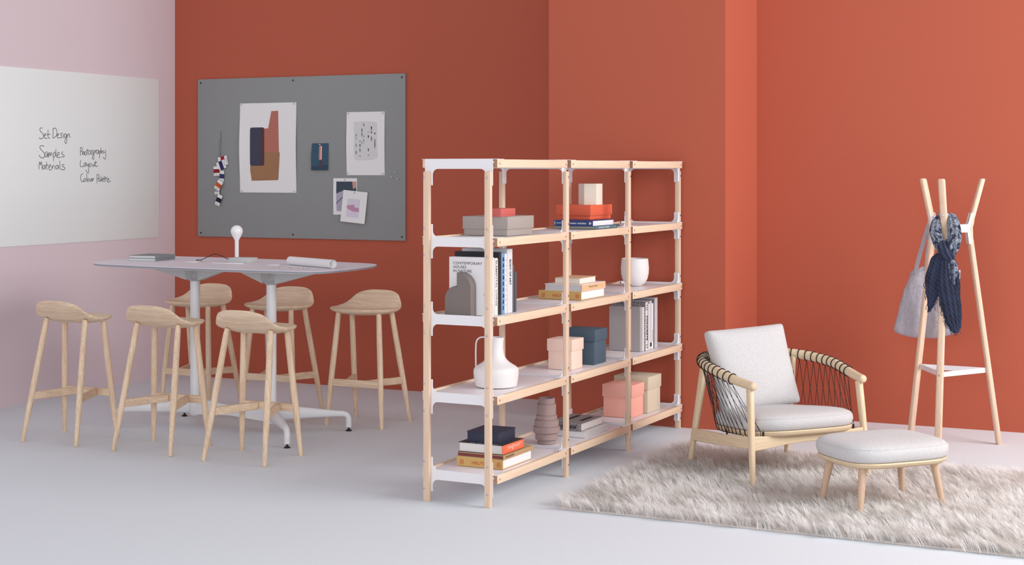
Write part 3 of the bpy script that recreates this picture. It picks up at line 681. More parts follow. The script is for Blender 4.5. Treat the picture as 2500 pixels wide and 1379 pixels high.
# third level, second bay: three lying books
def neutra(label, x, y, z, gr):
    t = book(label, z, x, y, .274, .345, .050, '-y', GOLD, mat('bright_page_edges', (238, 234, 236), .9), th=.003, group=gr)
    text('NEUTRA', (-.183, -.0012, .014), (1, 0, 0), (0, 0, 1), .105, .017, RUST, t, bold=.01)
    for x0 in (-.255, -.035):
        for q in range(5): decal([(0, 0), (.0018, 0), (.0018, .022+.006*(q % 2)), (0, .026)], (x0+.005*q, -.001, .010), (1, 0, 0), (0, 0, 1), RUST, t, 'printed_emblem')
    return t
neutra('ochre book with an orange spine title, bottom of the third level pile', -.038, 1.231, SZ[2], 'books on the shelving unit')
TANC = mat('tan_book_jacket', (226, 184, 142), .6)
t = book('white book with a tan spine in the middle of the third level pile', SZ[2]+.0502, -.035, 1.233, .240, .345, .039, '+x', mat('ivory_book_cover', (226, 222, 222), .6), mat('grey_page_edges', (204, 204, 204), .9), spinem=TANC, th=.003)
text('Patricia Urquiola', (.0014, .10, .014), (0, 1, 0), (0, 0, 1), .125, .014, mat('sage_ink', (140, 146, 104), .6), t, bold=.01)
t = book('small thick book with a tan cover on top of the third level pile', SZ[2]+.0895, -.064, 1.272, .159, .235, .035, '-x', TANC, mat('ivory_page_edges', (232, 226, 216), .9), spinem=mat('ivory_book_cover', (226, 222, 222), .6))
# bottom level, first bay
neutra('ochre book with an orange spine title, bottom of the lowest shelf pile', -.028, .212, SZ[4], 'books on the shelving unit')
t = book('thin book with a tan spine and dark red cover below the orange book', SZ[4]+.0502, -.024, .212, .277, .352, .023, '+x', mat('tan_grey_cloth', (184, 152, 112), .7), mat('maroon_page_edges', (128, 62, 62), .8), th=.003, spinem=mat('tan_grey_cloth', (184, 152, 112), .7))
for q in range(9): decal([(0, 0), (.006, .002), (.006, .011), (.001, .012)], (.0012, .02+.0115*q, .006), (0, 1, 0), (0, 0, 1), mat('brown_ink', (96, 72, 48), .6), t, 'spine_mark')
ORG = mat('bright_orange_book_cloth', (236, 112, 74), .55)
t = book('thick photo book with a bright orange spine below the navy box', SZ[4]+.0735, -.035, .222, .261, .25, .051, '+x', mat('dark_patterned_cover', (54, 48, 50), .6, var=.5, scale=60), PAGES, spinem=ORG, th=.003)
text('magnum', (.0014, .055, .014), (0, 1, 0), (0, 0, 1), .145, .024, mat('pale_peach_ink', (250, 214, 200), .6), t, bold=.0)
decal(arc(0, 0, .004, 0, 330, 8), (.0012, .212, .036), (0, 1, 0), (0, 0, 1), mat('pale_peach_ink', (250, 214, 200), .6), t, 'small_circle')
for q in range(12): decal([(0, 0), (.008, 0), (.008, .006), (0, .005)], (-.19+.0135*q, .004+.003*(q % 3), .0512), (1, 0, 0), (0, 1, 0), PAPER, t, 'cover_dots')
NVB = mat('navy_card', (40, 44, 66), .65)
t = on_shelf('clamshell_box', 'navy blue box with overhanging covers on top of the book pile', 'box', -.068, .238, SZ[4]+.1248, 2)
B().box(-.183, .003, -.003, .215, 0, .003).box(-.183, .003, -.003, .215, .056, .059).build('cover', NVB, t, smooth=False)
B().box(-.181, 0, 0, .211, .003, .056, .001).build('box_body', NVB, t)
# bottom level, second bay
t = book('flat white book under the speckled grey book on the lowest shelf', SZ[4], -.035, 1.277, .190, .355, .030, '-y', BOOKW, mat('grey_page_edges', (204, 204, 204), .9))
SPK = NT('speckled_grey_cover')
tc = SPK.n('ShaderNodeTexCoord'); vo = SPK.n('ShaderNodeTexNoise', Scale=170.0, Detail=4.0); SPK.l(tc.outputs['Object'], vo.inputs['Vector'])
cr = SPK.n('ShaderNodeValToRGB'); cr.color_ramp.elements[0].position = .42; cr.color_ramp.elements[0].color = lin((70, 66, 68)); cr.color_ramp.elements[1].position = .6; cr.color_ramp.elements[1].color = lin((190, 184, 186))
SPK.l(vo.outputs['Fac'], cr.inputs['Fac']); SPK.l(cr.outputs[0], SPK.b.inputs['Base Color']); SPK.b.inputs['Roughness'].default_value = .6; SPK = SPK.m
t = book('speckled grey book with a black title lying on the white book', SZ[4]+.0302, -.072, 1.305, .205, .32, .047, '-y', SPK, PAGES, th=.003)
text('HIGH LINE', (-.165, -.0014, .015), (1, 0, 0), (0, 0, 1), .135, .017, INK, t, bold=.03)
decal([(-.15, .06), (-.125, .06), (-.125, .28), (-.15, .28)], (0, 0, .0472), (1, 0, 0), (0, 1, 0), BLACK, t, 'cover_bar'); decal([(-.06, .10), (-.035, .10), (-.035, .26), (-.06, .26)], (0, 0, .0472), (1, 0, 0), (0, 1, 0), BLACK, t, 'cover_bar')
# fourth level, third bay: upright books
G = 'upright grey and white books on the fourth level'
UP = [('plain warm grey upright book in front of the row', .026, .284, .212, -.073, mat('warm_grey_cloth', (172, 166, 166), .7), None),
      ('slim pale upright book behind the warm grey one', .030, .282, .205, -.066, mat('off_white_cover', (222, 220, 222), .5), None),
      ('upright book with a black and white spine title', .044, .310, .235, -.058, SPK, 'CONCRETE'),
      ('plain white upright book beside the black and white spine', .030, .298, .22, -.058, BOOKW, None),
      ('pale grey upright book with a small black square on its spine', .034, .315, .225, -.058, mat('pale_grey_cover', (206, 206, 212), .5), 'sq'),
      ('short white upright book before the dark spine', .026, .296, .21, -.058, mat('chalk_white_cover', (236, 236, 238), .5), 'dots'),
      ('dark charcoal upright book near the end of the row', .026, .314, .24, -.064, mat('charcoal_cover', (92, 92, 96), .5), None),
      ('large textured grey upright book at the far end of the row', .052, .328, .275, -.060, mat('silver_grey_cover', (196, 194, 200), .5, var=.2, scale=40), None)]
y = 2.222
for lab, th_, h, w, x, c, k in UP:
    t = book(lab, SZ[3], x, y, w, th_, h, '+x', c, stand=True, th=.0018, group=G, spinem=BOOKW if k == 'CONCRETE' else None)
    if k == 'CONCRETE':
        text(k, (.0014, .012, .225), (0, 0, -1), (0, 1, 0), .16, .024, INK, t, bold=.03)
        for q in (.262, .275, .289, .02, .035): decal([(0, 0), (.038, 0), (.038, .003), (0, .003)], (.0011, .002, q), (0, 1, 0), (0, 0, 1), INK, t, 'spine_line')
        decal([(.037, .0), (.043, 0), (.043, .30), (.037, .30)], (.0011, 0, .004), (0, 1, 0), (0, 0, 1), INK, t, 'spine_line')
    if k == 'sq': decal([(.004, .02), (.030, .02), (.030, .044), (.004, .044)], (.0011, 0, 0), (0, 1, 0), (0, 0, 1), BLACK, t, 'spine_square')
    if k == 'dots':
        for q in range(7): decal([(0, 0), (.007, 0), (.007, .008), (0, .008)], (.0011, .009, .05+.011*q), (0, 1, 0), (0, 0, 1), G2, t, 'spine_mark')
    y += th_+.0008
# ceramics
CER = mat('matt_white_ceramic', (232, 229, 228), .5, var=.01)
jug = on_shelf('jug', 'white ceramic jug with a thin looped handle', 'jug', -.165, .40, SZ[3], 0)
prof = [(0, .002), (.104, .002), (.111, .006), (.1165, .03), (.1205, .06), (.1218, .080), (.1205, .092), (.1165, .101), (.108, .1085), (.092, .118), (.075, .129), (.060, .142), (.049, .158), (.0415, .178), (.0380, .205), (.0385, .228), (.0408, .25), (.0430, .2635), (.0420, .264), (.0385, .25), (.036, .228), (.0358, .205), (.039, .18), (.046, .16), (.0, .15)]
B().lathe(prof, 48).build('body', CER, jug)
B().tube(catmull([(-.036, -.004, .258), (-.07, -.008, .262), (-.097, -.010, .256), (-.113, -.012, .235), (-.1165, -.012, .19), (-.1165, -.012, .14), (-.1155, -.012, .098)], 8), .0042, 12, rb=.0055).build('handle', CER, jug)
CLAY = mat('mauve_brown_clay', (164, 142, 139), .85, var=.04, scale=18, bmp=.15, bscale=120)
vs = on_shelf('clay_vase', 'mauve clay vase of stacked cylindrical tiers', 'vase', -.165, 1.03, SZ[4])
tiers = [(.0525, 0, .024), (.065, .024, .064), (.0765, .064, .098), (.069, .098, .136), (.060, .136, .162), (.0545, .162, .226), (.0475, .226, .260)]
prof = [(0, 0)]
for r, z0, z1 in tiers: prof += [(r-.002, z0), (r, z0+.002), (r, z1-.002), (r-.002, z1)]
prof += [(.040, .26), (.039, .20), (0, .19)]
B().lathe(prof, 44).build('body', CLAY, vs, ang=25)
bw = on_shelf('white_bowl', 'tall rounded white ceramic bowl on the third shelf level', 'bowl', -.19, 2.425, SZ[2])
prof = [(0, 0), (.040, 0), (.044, .003), (.066, .018), (.082, .045), (.090, .080), (.092, .115), (.089, .150), (.0865, .178), (.0845, .179), (.084, .17), (.087, .115), (.078, .05), (.04, .012), (0, .010)]
B().lathe(prof, 48).build('body', CER, bw)
# ------------------------------------------------------------------ armchair
ac = thing('lounge_chair', 'pale wooden lounge chair with black cord sides and light grey cushions', 'chair', (-2.362, 8.571, 0), math.radians(50.3))
railpts = [(-.362, -.347, .556), (-.372, -.27, .565), (-.392, -.15, .584), (-.402, -.03, .608), (-.392, .08, .622), (-.355, .19, .634), (-.28, .285, .643), (-.15, .34, .648), (0, .355, .650)]
railpts += [(-x, y, z) for x, y, z in reversed(railpts[:-1])]
RP = catmull(railpts, 8); nR = len(RP)
rad = [.0]*nR
for i, p in enumerate(RP):
    e = min(i, nR-1-i)/nR; rad[i] = .0225+.004*min(1, e*6)
rad[0] = rad[-1] = .012; rad[1] = rad[-2] = .0205
B().tube(RP, rad, 18).build('arm_rail', CHWX, ac, ang=60)
def plank_leg(f, t, wb, wt, tb_, tt, dirv, name='leg', m=CHW):
    """tapered leg, oval section: width along dirv"""
    f, t = Vector(f), Vector(t); d = Vector(dirv).normalized(); a = (t-f).normalized(); n = a.cross(d).normalized(); d = n.cross(a)
    rings = []
    for s, k in ((0, .8), (.012, 1), (.35, None), (.7, None), (.985, 1), (1, .8)):
        w = wb+(wt-wb)*min(1, s*1.2); th = tb_+(tt-tb_)*min(1, s*1.2); k = k or 1
        p = f.lerp(t, s)
        rings.append([p+d*(w/2*k*math.copysign(abs(math.cos(q))**.7, math.cos(q)))+n*(th/2*k*math.copysign(abs(math.sin(q))**.7, math.sin(q))) for q in [2*PI*i/20 for i in range(20)]])
    return B().loft(rings).build(name, m, ac, ang=50)
for s in (-1, 1):
    plank_leg((s*.385, -.362, 0), (s*.362, -.300, .545), .028, .044, .026, .036, (0, 1, 0))
    plank_leg((s*.338, .355, 0), (s*.302, .245, .628), .032, .056, .026, .034, (0, 1, 0))
    b = B(); b.loft([[(s*x-.012, y, z-h), (s*x+.012, y, z-h), (s*x+.012, y, z+h), (s*x-.012, y, z+h)] for x, y, z, h in ((.374, -.335, .256, .032), (.368, -.05, .228, .032), (.333, .315, .200, .035))])
    o = b.build('side_stretcher', CHWY, ac); bv = o.modifiers.new('b', 'BEVEL'); bv.width = .006; bv.segments = 3
b = B(); b.loft([[(x, -.343, z-h), (x, -.318, z-h), (x, -.318, z+h), (x, -.343, z+h)] for x, z, h in ((-.372, .250, .040), (-.28, .252, .034), (-.15, .258, .026), (0, .262, .022), (.15, .258, .026), (.28, .252, .034), (.372, .250, .040))])
o = b.build('front_stretcher', CHWX, ac); bv = o.modifiers.new('b', 'BEVEL'); bv.width = .005; bv.segments = 3
def pad_outline(a, bf, bb_, n, N=72):
    return [(x, y*(bf if y < 0 else bb_)) for x, y in slab_outline(a, 1, n, N)]
def cushion(outl, levels, tilt=0, y0=0, smoothk=1):
    b = B(); rings = []
    for k, z in levels:
        ring = []
        for x, y in outl:
            l = math.hypot(x, y); kk = (l-k)/l if l > k else .001
            ring.append((x*kk, y*kk, z-tilt*(y*kk+y0)))
        rings.append(ring)
    b.loft(rings, True, True); return b
def taper(x, y): return (x*(1-.30*max(0, min(1, (y+.22)/.53))), y)
SO_ = [taper(*p) for p in pad_outline(.352, .405, .315, 3.6)]
TL = .08
cushion(SO_, [(.05, .254), (.018, .254), (.004, .264), (0, .279), (.004, .284)], TL).build('seat_shell', CHWX, ac, label='rounded wooden seat shell')
SC = cushion(SO_, [(.022, .284), (.010, .286), (.000, .297), (-.006, .318), (-.002, .340), (.012, .356), (.04, .368), (.10, .377), (.18, .382), (.27, .384)], TL)
SC.build('seat_cushion', FABRIC, ac, ang=80)
pp = B(); rr_ = []
for x, y in SO_:
    l = math.hypot(x, y); k = (l-.006)/l; rr_.append((x*k, y*k, .349-TL*y*k))
pp.tube(rr_, .0035, 6, closed=True); pp.build('piping', FABRIC, ac)
# back cushion: soft box, leaning
w, h, t_ = .515, .462, .15
bm = bmesh.new(); N = 16; grid = {}
def pil(u, v, f):
    bl = (1-abs(u)**3.0)*(1-abs(v)**3.0)
    x = w/2*u*(1-.030*(1-v*v)); z = h/2+h/2*v*(1-.022*(1-u*u))
    y = f*(t_/2)*(.50+.52*max(0, bl)**.55)
    return x, y, z
vsf = {}
for f in (-1, 1):
    for i in range(N+1):
        for j in range(N+1): vsf[f, i, j] = bm.verts.new(pil(-1+2*i/N, -1+2*j/N, f))
    for i in range(N):
        for j in range(N): bm.faces.new([vsf[f, i, j], vsf[f, i+1, j], vsf[f, i+1, j+1], vsf[f, i, j+1]])
edge = [(i, 0) for i in range(N)]+[(N, j) for j in range(N)]+[(N-i, N) for i in range(N)]+[(0, N-j) for j in range(N)]
mid = []
for i, j in edge:
    a = vsf[-1, i, j].co; c = vsf[1, i, j].co; m_ = (a+c)/2; ctr = Vector((0, m_.y, h/2)); mid.append(bm.verts.new(m_+(m_-ctr).normalized()*.014))
for q in range(len(edge)):
    r_ = (q+1) % len(edge)
    for f in (-1, 1): bm.faces.new([vsf[(f,)+edge[q]], vsf[(f,)+edge[r_]], mid[r_], mid[q]])
b = B(); lean = math.radians(19)
M = Matrix.Translation((.0, .125, .362)) @ Matrix.Rotation(math.radians(-2.5), 4, 'Y') @ Matrix.Rotation(-lean, 4, 'X')
bk = b.bm(bm, M).build('back_cushion', FABRIC, ac, ang=85); sb = bk.modifiers.new('s', 'SUBSURF'); sb.levels = 1; sb.render_levels = 1
# cord: wraps round the rail and crossing strings down to the shell
nW = 33; wraps = []
for i in range(nW):
    f = .115+(.885-.115)*i/(nW-1); k = f*(nR-1); a = int(k); p = RP[a].lerp(RP[min(a+1, nR-1)], k-a)
    t = (RP[min(a+1, nR-1)]-RP[a]).normalized(); wraps.append((p, t))
    n1 = Vector((0, 0, 1))-t*t.z; n1.normalize(); n2 = t.cross(n1)
    B().tube([p+(n1*math.cos(q)+n2*math.sin(q))*.0292 for q in [2*PI*k/22 for k in range(22)]], .0031, 8, closed=True).build('cord_wrap', CORD, ac)
arcl = [p for p in SO_]   # shell outline; take the stretch from the front left corner round the back
def even(pts, n):
    L = [0]
    for a, c in zip(pts, pts[1:]): L.append(L[-1]+(c-a).length)
    out = []; j = 0
    for i in range(n):
        t = L[-1]*i/(n-1)
        while j < len(L)-2 and L[j+1] < t: j += 1
        out.append(pts[j].lerp(pts[j+1], (t-L[j])/max(1e-9, L[j+1]-L[j])))
    return out
def se(ang):
    c, s_ = math.cos(ang), math.sin(ang)
    return Vector(taper(.352*math.copysign(abs(c)**(2/3.6), c), (.405 if s_ < 0 else .315)*math.copysign(abs(s_)**(2/3.6), s_)))
RIM = even([se(PI*(1.22-1.44*k/160)) for k in range(161)], 120)
def rim(fr):
    """fr 0..1 from front left round the back to front right, even steps along the edge"""
    k = fr*(len(RIM)-1); a = min(int(k), len(RIM)-2); return RIM[a].lerp(RIM[a+1], k-a)[:]
b = B()
for i, (p, t) in enumerate(wraps):
    for dd in (-1.05, 1.05):
        j = max(0, min(nW-1, i+dd)); x, y = rim(j/(nW-1))
        q = Vector((x*1.014, y*1.014, .285-TL*y)); q2 = Vector((x*.985, y*.985, .258-TL*y)); q3 = Vector((x*.90, y*.90, .248-TL*y))
        start = p+Vector((0, 0, -.030))
        b.tube([start, start.lerp(q, .5), q, q2, q3], .0016, 6)
b.build('cord_lacing', CORD, ac)
for x, y in ((-.30, .02), (-.30, -.333), (.30, -.333), (.30, .02)):
    B().box(x-.004, x+.004, y-.004, y+.004, .262-.02, .284-TL*y).build('rubber_spacer', BLACK, ac)

# ------------------------------------------------------------------ ottoman
ot = thing('ottoman', 'low footstool with a thick light grey cushion and wooden legs', 'footstool', (-1.626, 7.945, 0), math.radians(47))
OO = slab_outline(.305, .238, 3.6, 72)
cushion(OO, [(.05, .246), (.022, .246), (.008, .256), (.002, .268), (.006, .274)]).build('seat_frame', CHWX, ot, label='wooden rim frame')
cushion(OO, [(.02, .274), (.008, .276), (.000, .288), (-.006, .312), (-.004, .333), (.010, .348), (.04, .360), (.09, .368), (.16, .373), (.21, .374)]).build('cushion', FABRIC, ot, ang=80)
pp = B(); rr_ = []
for x, y in OO:
    l = math.hypot(x, y); k = (l-.004)/l; rr_.append((x*k, y*k, .342))
pp.tube(rr_, .003, 6, closed=True); pp.build('piping', FABRIC, ot)
LEGW = wood('ottoman_leg_wood', (214, 186, 160), (186, 156, 132), 'z', .45, contrast=.7)
for sx in (-1, 1):
    for sy in (-1, 1):
        f = Vector((sx*.252, sy*.172, 0)); t = Vector((sx*.212, sy*.140, .252))
        pf = [(0, .012), (.02, .0135), (.5, .0175), (1, .0215)]
        B().tube([f.lerp(t, s) for s, r in pf], [r for s, r in pf], 20).build('leg', LEGW, ot)

# ------------------------------------------------------------------ coat stand
cs = thing('coat_stand', 'three-legged beech coat stand with white steel braces', 'coat stand', (-1.618, 9.941, 0))
AN = [math.radians(27.5+a) for a in (0, -120, 120)]
def rr3(z): return .319+(.127-.319)*z/1.355 if z < 1.355 else .127+(.213-.127)*(z-1.355)/.311
for a in AN:
    u = Vector((math.cos(a), math.sin(a), 0)); v = Vector((-u.y, u.x, 0)); rings = []
    for z, k in ((0, .75), (.006, 1), (.46, 1), (1.0, 1), (1.30, 1), (1.335, 1), (1.36, 1), (1.385, 1), (1.42, 1), (1.658, 1), (1.666, .75)):
        c = u*(rr3(z)+(.004 if abs(z-1.36) < .03 else 0))+Vector((0, 0, z)); W2, T2 = .0215*k, .016*k
        rings.append([c+v*(W2*math.copysign(abs(math.cos(q))**.5, math.cos(q)))+u*(T2*math.copysign(abs(math.sin(q))**.6, math.sin(q))) for q in [2*PI*i/24+.01 for i in range(24)]])
    lg = B().loft(rings).build('leg', BEECH, cs, ang=45)
    for z in (1.44, 1.275, .467):
        s = B().lathe([(0, .003), (.005, .003), (.0062, .002), (.0065, -.003)], 14).build('bolt', CHROME, lg)
        s.location = u*(rr3(z)+.0165)+Vector((0, 0, z)); s.rotation_euler = (0, PI/2, a)
b = B()
for i in range(3):
    a, c = AN[i], AN[(i+1) % 3]
    ua = Vector((math.cos(a), math.sin(a), 0)); uc = Vector((math.cos(c), math.sin(c), 0))
    va = Vector((-ua.y, ua.x, 0)); vc = Vector((-uc.y, uc.x, 0))
    sg = 1 if (uc-ua).dot(va) > 0 else -1
    A = ua*.118+va*sg*.0225; Cc = uc*.118-vc*sg*.0225
    d = (Cc-A); L = d.length; d.normalize(); n = Vector((d.y, -d.x, 0))
    # panel with filleted ends
    r = .016; z0, z1 = 1.331, 1.381
    P = [(0, z0-.016)]+[(L/2+x, z) for x, z in arc(-L/2+r, z0-r, r, 180, 90)]+[(L/2+x, z) for x, z in arc(L/2-r, z0-r, r, 90, 0)]+[(L, z0-.016), (L, z1+.016)]
    P += [(L/2+x, z) for x, z in arc(L/2-r, z1+r, r, 0, -90)]+[(L/2+x, z) for x, z in arc(-L/2+r, z1+r, r, 270, 180)]+[(0, z1+.016)]
    b.prism(P, A-n*.0015, d, (0, 0, 1), n, .003)
    for u, v, s in ((ua, va, sg), (uc, vc, -sg)):
        rg = []
        for z in (1.258, 1.32, 1.345, 1.367, 1.39, 1.452):
            c0 = u*(rr3(z)-.0195)+v*s*.0222+Vector((0, 0, z))
            rg.append([c0, c0+u*.017, c0+u*.017+v*s*.0022, c0+v*s*.0022])
        b.loft(rg)
b.build('waist_bracket', WHITE, cs, ang=30)
b = B()
for i in range(3):
    a, c = AN[i], AN[(i+1) % 3]
    ua = Vector((math.cos(a), math.sin(a), 0)); uc = Vector((math.cos(c), math.sin(c), 0)); r = rr3(.467)-.018
    A, Cc = ua*r, uc*r; d = (Cc-A).normalized(); n = Vector((d.y, -d.x, 0))
    b.prism([(0, .451), (((Cc-A).length), .451), ((Cc-A).length, .482), (0, .482)], A, d, (0, 0, 1), n, .0025)
b.build('lower_band', WHITE, cs, smooth=False)

# ------------------------------------------------------------------ linen tote bag
LIN = mat('grey_lilac_linen', (180, 176, 186), .95, var=.10, scale=45, spec=.1)
_N = NT.__new__(NT); _N.m = LIN; _N.t = LIN.node_tree; _N.b = LIN.node_tree.nodes['Principled BSDF']
_tc = _N.n('ShaderNodeTexCoord'); _n1 = _N.n('ShaderNodeTexNoise', Scale=34.0, Detail=6.0, Distortion=1.2); _N.l(_tc.outputs['Object'], _n1.inputs['Vector'])
bump(_N, _n1.outputs['Fac'], .8, .012)
tg = thing('tote_bag', 'crumpled grey lilac linen tote bag hanging on the coat stand', 'bag', (-1.79, 10.16, .64))
def bag_ring(s, inset=0, N=120):
    """s 0 bottom .. 1 rim"""
    z = .455*s+.018*(1-s)
    cx = -.018+.060*s; hw = .198-.030*s-inset; th = .052+.012*(1-s)-.014*s-inset
    if s < .06: hw *= .90+.10*(s/.06)**.5; th *= .45+.55*(s/.06)**.5
    out = []
    for i in range(N):
        t = 2*PI*i/N; c, sn = math.cos(t), math.sin(t)
        x = hw*math.copysign(abs(c)**.55, c); y = th*math.copysign(abs(sn)**.8, sn)
        dent = .045*math.exp(-((x-.0-.02*s)/.055)**2)*(1-.3*s)          # folded where it hangs against the leg
        if sn < 0: y += dent
        else: y += dent*.6
        wob = noise.noise(Vector((x*9+1.3, z*4.0, 2.0 if sn < 0 else 5.0)))*.028+noise.noise(Vector((x*26, z*9+x*20, 7.0 if sn < 0 else 9.0)))*.007+noise.noise(Vector((x*60+z*30, z*30, 3)))*.0025
        y += wob*(-1 if sn < 0 else 1)
        zz = z+(.018*math.cos(x*22+1.0)*s*s-.012*abs(x)/.2*s)+(-.020*math.sin((x+.2)*8)*(1-s)**3)+(.02*(abs(x)/.2)**3*(1-s)**3)
        xx = x+cx+.006*noise.noise(Vector((z*14, t, 1)))
        if x < 0: xx += .038*max(0, s-.45)*1.2
        out.append((xx, y, zz))
    return out
ss = [0, .015, .03, .06]+[i/30 for i in range(3, 31)]
b = B(); outer = [bag_ring(s) for s in ss]; inner = [bag_ring(s, .003) for s in reversed(ss)]
b.loft(outer+inner, True, True); b.build('bag_body', LIN, tg, ang=80)
hem = B(); e = bag_ring(.985, -.0012); e2 = bag_ring(.93, -.0012); hem.loft([bag_ring(.93, 0), e2, e, bag_ring(.985, 0)], False, False); hem.build('hem', LIN, tg, ang=80)
def strap(pts, w_, name='handle'):
    b = B(); P = catmull([Vector(p) for p in pts], 8)
    b.tube(P, .0016, 4, rb=w_/2, up=(0, 1, 0)); return b.build(name, LIN, tg, ang=80)
ox, oy, oz = -1.79, 10.16, .64
strap([(-.064, -.048, .415), (-.050, -.062, .48), (-.018, -.095, .58), (.018, -.132, .68), (.046, -.155, .755), (.068, -.140, .775), (.078, -.115, .74), (.060, -.070, .62), (.040, -.035, .50), (.035, -.020, .42)], .026)
strap([(-.002, -.025, .42), (.010, -.060, .52), (.030, -.110, .63), (.052, -.158, .74), (.070, -.160, .778), (.088, -.140, .774), (.100, -.100, .70), (.115, -.050, .58), (.130, .02, .47), (.14, .035, .41)], .022)
sm = B(); sm.tube([Vector((x, y-.0006, z)) for x, y, z in [bag_ring(s)[82] for s in [i/24 for i in range(1, 24)]]], .0012, 5); sm.build('side_seam', LIN, tg)

# ------------------------------------------------------------------ scarf tied round the front leg
def scarfmat(name, kind):
    N = NT(name); tc = N.n('ShaderNodeTexCoord')
    no = N.n('ShaderNodeTexNoise', Scale=14.0, Detail=3.0); N.l(tc.outputs['Object'], no.inputs['Vector'])
    cr = N.n('ShaderNodeValToRGB'); cr.color_ramp.elements[0].position = .3; cr.color_ramp.elements[0].color = lin((20, 22, 36)); cr.color_ramp.elements[1].position = .7; cr.color_ramp.elements[1].color = lin((42, 50, 78))
    N.l(no.outputs['Fac'], cr.inputs['Fac'])
    if kind == 'dots':
        vo = N.n('ShaderNodeTexVoronoi', Scale=300.0); N.l(tc.outputs['Object'], vo.inputs['Vector'])
        r2 = N.n('ShaderNodeValToRGB'); r2.color_ramp.elements[0].position = .42; r2.color_ramp.elements[0].color = (1, 1, 1, 1); r2.color_ramp.elements[1].position = .58; r2.color_ramp.elements[1].color = (0, 0, 0, 1)
        N.l(vo.outputs['Distance'], r2.inputs['Fac'])
        wv = N.n('ShaderNodeTexWave', Scale=11.0, Distortion=5.0); wv.bands_direction = 'Z'; N.l(tc.outputs['Object'], wv.inputs['Vector'])
        m = N.n('ShaderNodeMapRange'); m.inputs['From Min'].default_value = .12; m.inputs['From Max'].default_value = .3; N.l(wv.outputs['Fac'], m.inputs['Value'])
        mu = N.n('ShaderNodeMath', operation='MULTIPLY'); N.l(r2.outputs[0], mu.inputs[0]); mu.inputs[1].default_value = .9
        n3 = N.n('ShaderNodeTexNoise', Scale=26.0, Detail=2.0, Distortion=1.0); N.l(tc.outputs['Object'], n3.inputs['Vector'])
        m4 = N.n('ShaderNodeMapRange'); m4.inputs['From Min'].default_value = .40; m4.inputs['From Max'].default_value = .55; N.l(n3.outputs['Fac'], m4.inputs['Value'])
        m5 = N.n('ShaderNodeMath', operation='MULTIPLY'); N.l(mu.outputs[0], m5.inputs[0]); N.l(m4.outputs[0], m5.inputs[1])
        fac = m5.outputs[0]; other = lin((186, 196, 212))
    else:
        wv = N.n('ShaderNodeTexWave', Scale=22.0, Distortion=2.0); wv.bands_direction = 'DIAGONAL'; N.l(tc.outputs['Object'], wv.inputs['Vector'])
        m = N.n('ShaderNodeMath', operation='MULTIPLY'); m.inputs[1].default_value = .45; N.l(wv.outputs['Fac'], m.inputs[0]); fac = m.outputs[0]; other = lin((58, 68, 100))
    mx = N.n('ShaderNodeMix', data_type='RGBA'); N.l(fac, mx.inputs[0]); N.l(cr.outputs[0], mx.inputs[6]); mx.inputs[7].default_value = other
    N.l(mx.outputs[2], N.b.inputs['Base Color']); N.b.inputs['Roughness'].default_value = .95; N.b.inputs['Sheen Weight'].default_value = .2
    n2 = N.n('ShaderNodeTexNoise', Scale=420.0, Detail=2.0); N.l(tc.outputs['Object'], n2.inputs['Vector']); bump(N, n2.outputs['Fac'], .5, .002)
    return N.m
SD, SN = scarfmat('white_dotted_navy_scarf', 'dots'), scarfmat('striped_navy_scarf', 'stripe')
sc_ = thing('scarf', 'navy scarf with white pattern knotted round the coat stand', 'scarf', (-1.6235, 9.78, .70))
def cloth(pts, ws, ts, pleats, amp, seed, name, m, phase=0.0, n=72, up=(1, 0, 0), tilt=0):
    P = catmull(pts, 10); k = len(P); rings = []
    for i, p in enumerate(P):
        f = i/(k-1)*(len(ws)-1); a = min(int(f), len(ws)-2); g = f-a; g = g*g*(3-2*g)
        w_ = ws[a]+(ws[a+1]-ws[a])*g; t_ = ts[a]+(ts[a+1]-ts[a])*g
        t = (P[min(i+1, k-1)]-P[max(i-1, 0)]).normalized(); U = Vector(up); U = (U-t*U.dot(t)).normalized(); V = t.cross(U)
        ring = []
        for j in range(n):
            q = 2*PI*j/n; r = 1+amp*math.sin(pleats*q+phase+1.5*math.sin(i*.07+seed))+.12*noise.noise(Vector((math.cos(q)*2, math.sin(q)*2+seed, i*.09)))
            ring.append(p+U*(w_*r*math.cos(q))+V*(t_*r*math.sin(q)))
        rings.append(ring)
    return B().loft(rings).build(name, m, sc_, ang=70)
z_ = lambda z: z-.70
cloth([(.0, .060, z_(1.430)), (-.028, .045, z_(1.428)), (-.046, .010, z_(1.390)), (-.046, -.018, z_(1.34)), (-.030, -.034, z_(1.29)), (-.006, -.038, z_(1.235)), (.012, -.035, z_(1.20))],
      [.014, .020, .027, .032, .034, .030, .018], [.02, .020, .020, .018, .018, .016, .014], 6, .17, 1, 'neck_loop', SD)
cloth([(.004, .060, z_(1.428)), (.036, .042, z_(1.432)), (.060, .006, z_(1.395)), (.070, -.020, z_(1.335)), (.062, -.034, z_(1.27)), (.042, -.040, z_(1.215)), (.02, -.036, z_(1.195))],
      [.014, .024, .032, .038, .040, .034, .018], [.02, .022, .024, .022, .022, .020, .014], 7, .16, 4, 'neck_loop', SD)
cloth([(-.012, -.022, z_(1.30)), (.0, -.042, z_(1.255)), (.02, -.050, z_(1.215)), (.045, -.046, z_(1.185)), (.056, -.034, z_(1.155))], [.010, .028, .036, .030, .012], [.01, .026, .030, .026, .01], 7, .14, 2, 'knot', SN)
lt = cloth([(.0, -.022, z_(1.215)), (-.025, -.034, z_(1.15)), (-.045, -.036, z_(1.06)), (-.058, -.034, z_(.98)), (-.070, -.030, z_(.90)), (-.084, -.030, z_(.845))],
      [.018, .045, .052, .040, .020, .004], [.016, .020, .019, .016, .010, .003], 11, .17, 3, 'hanging_end', SN)
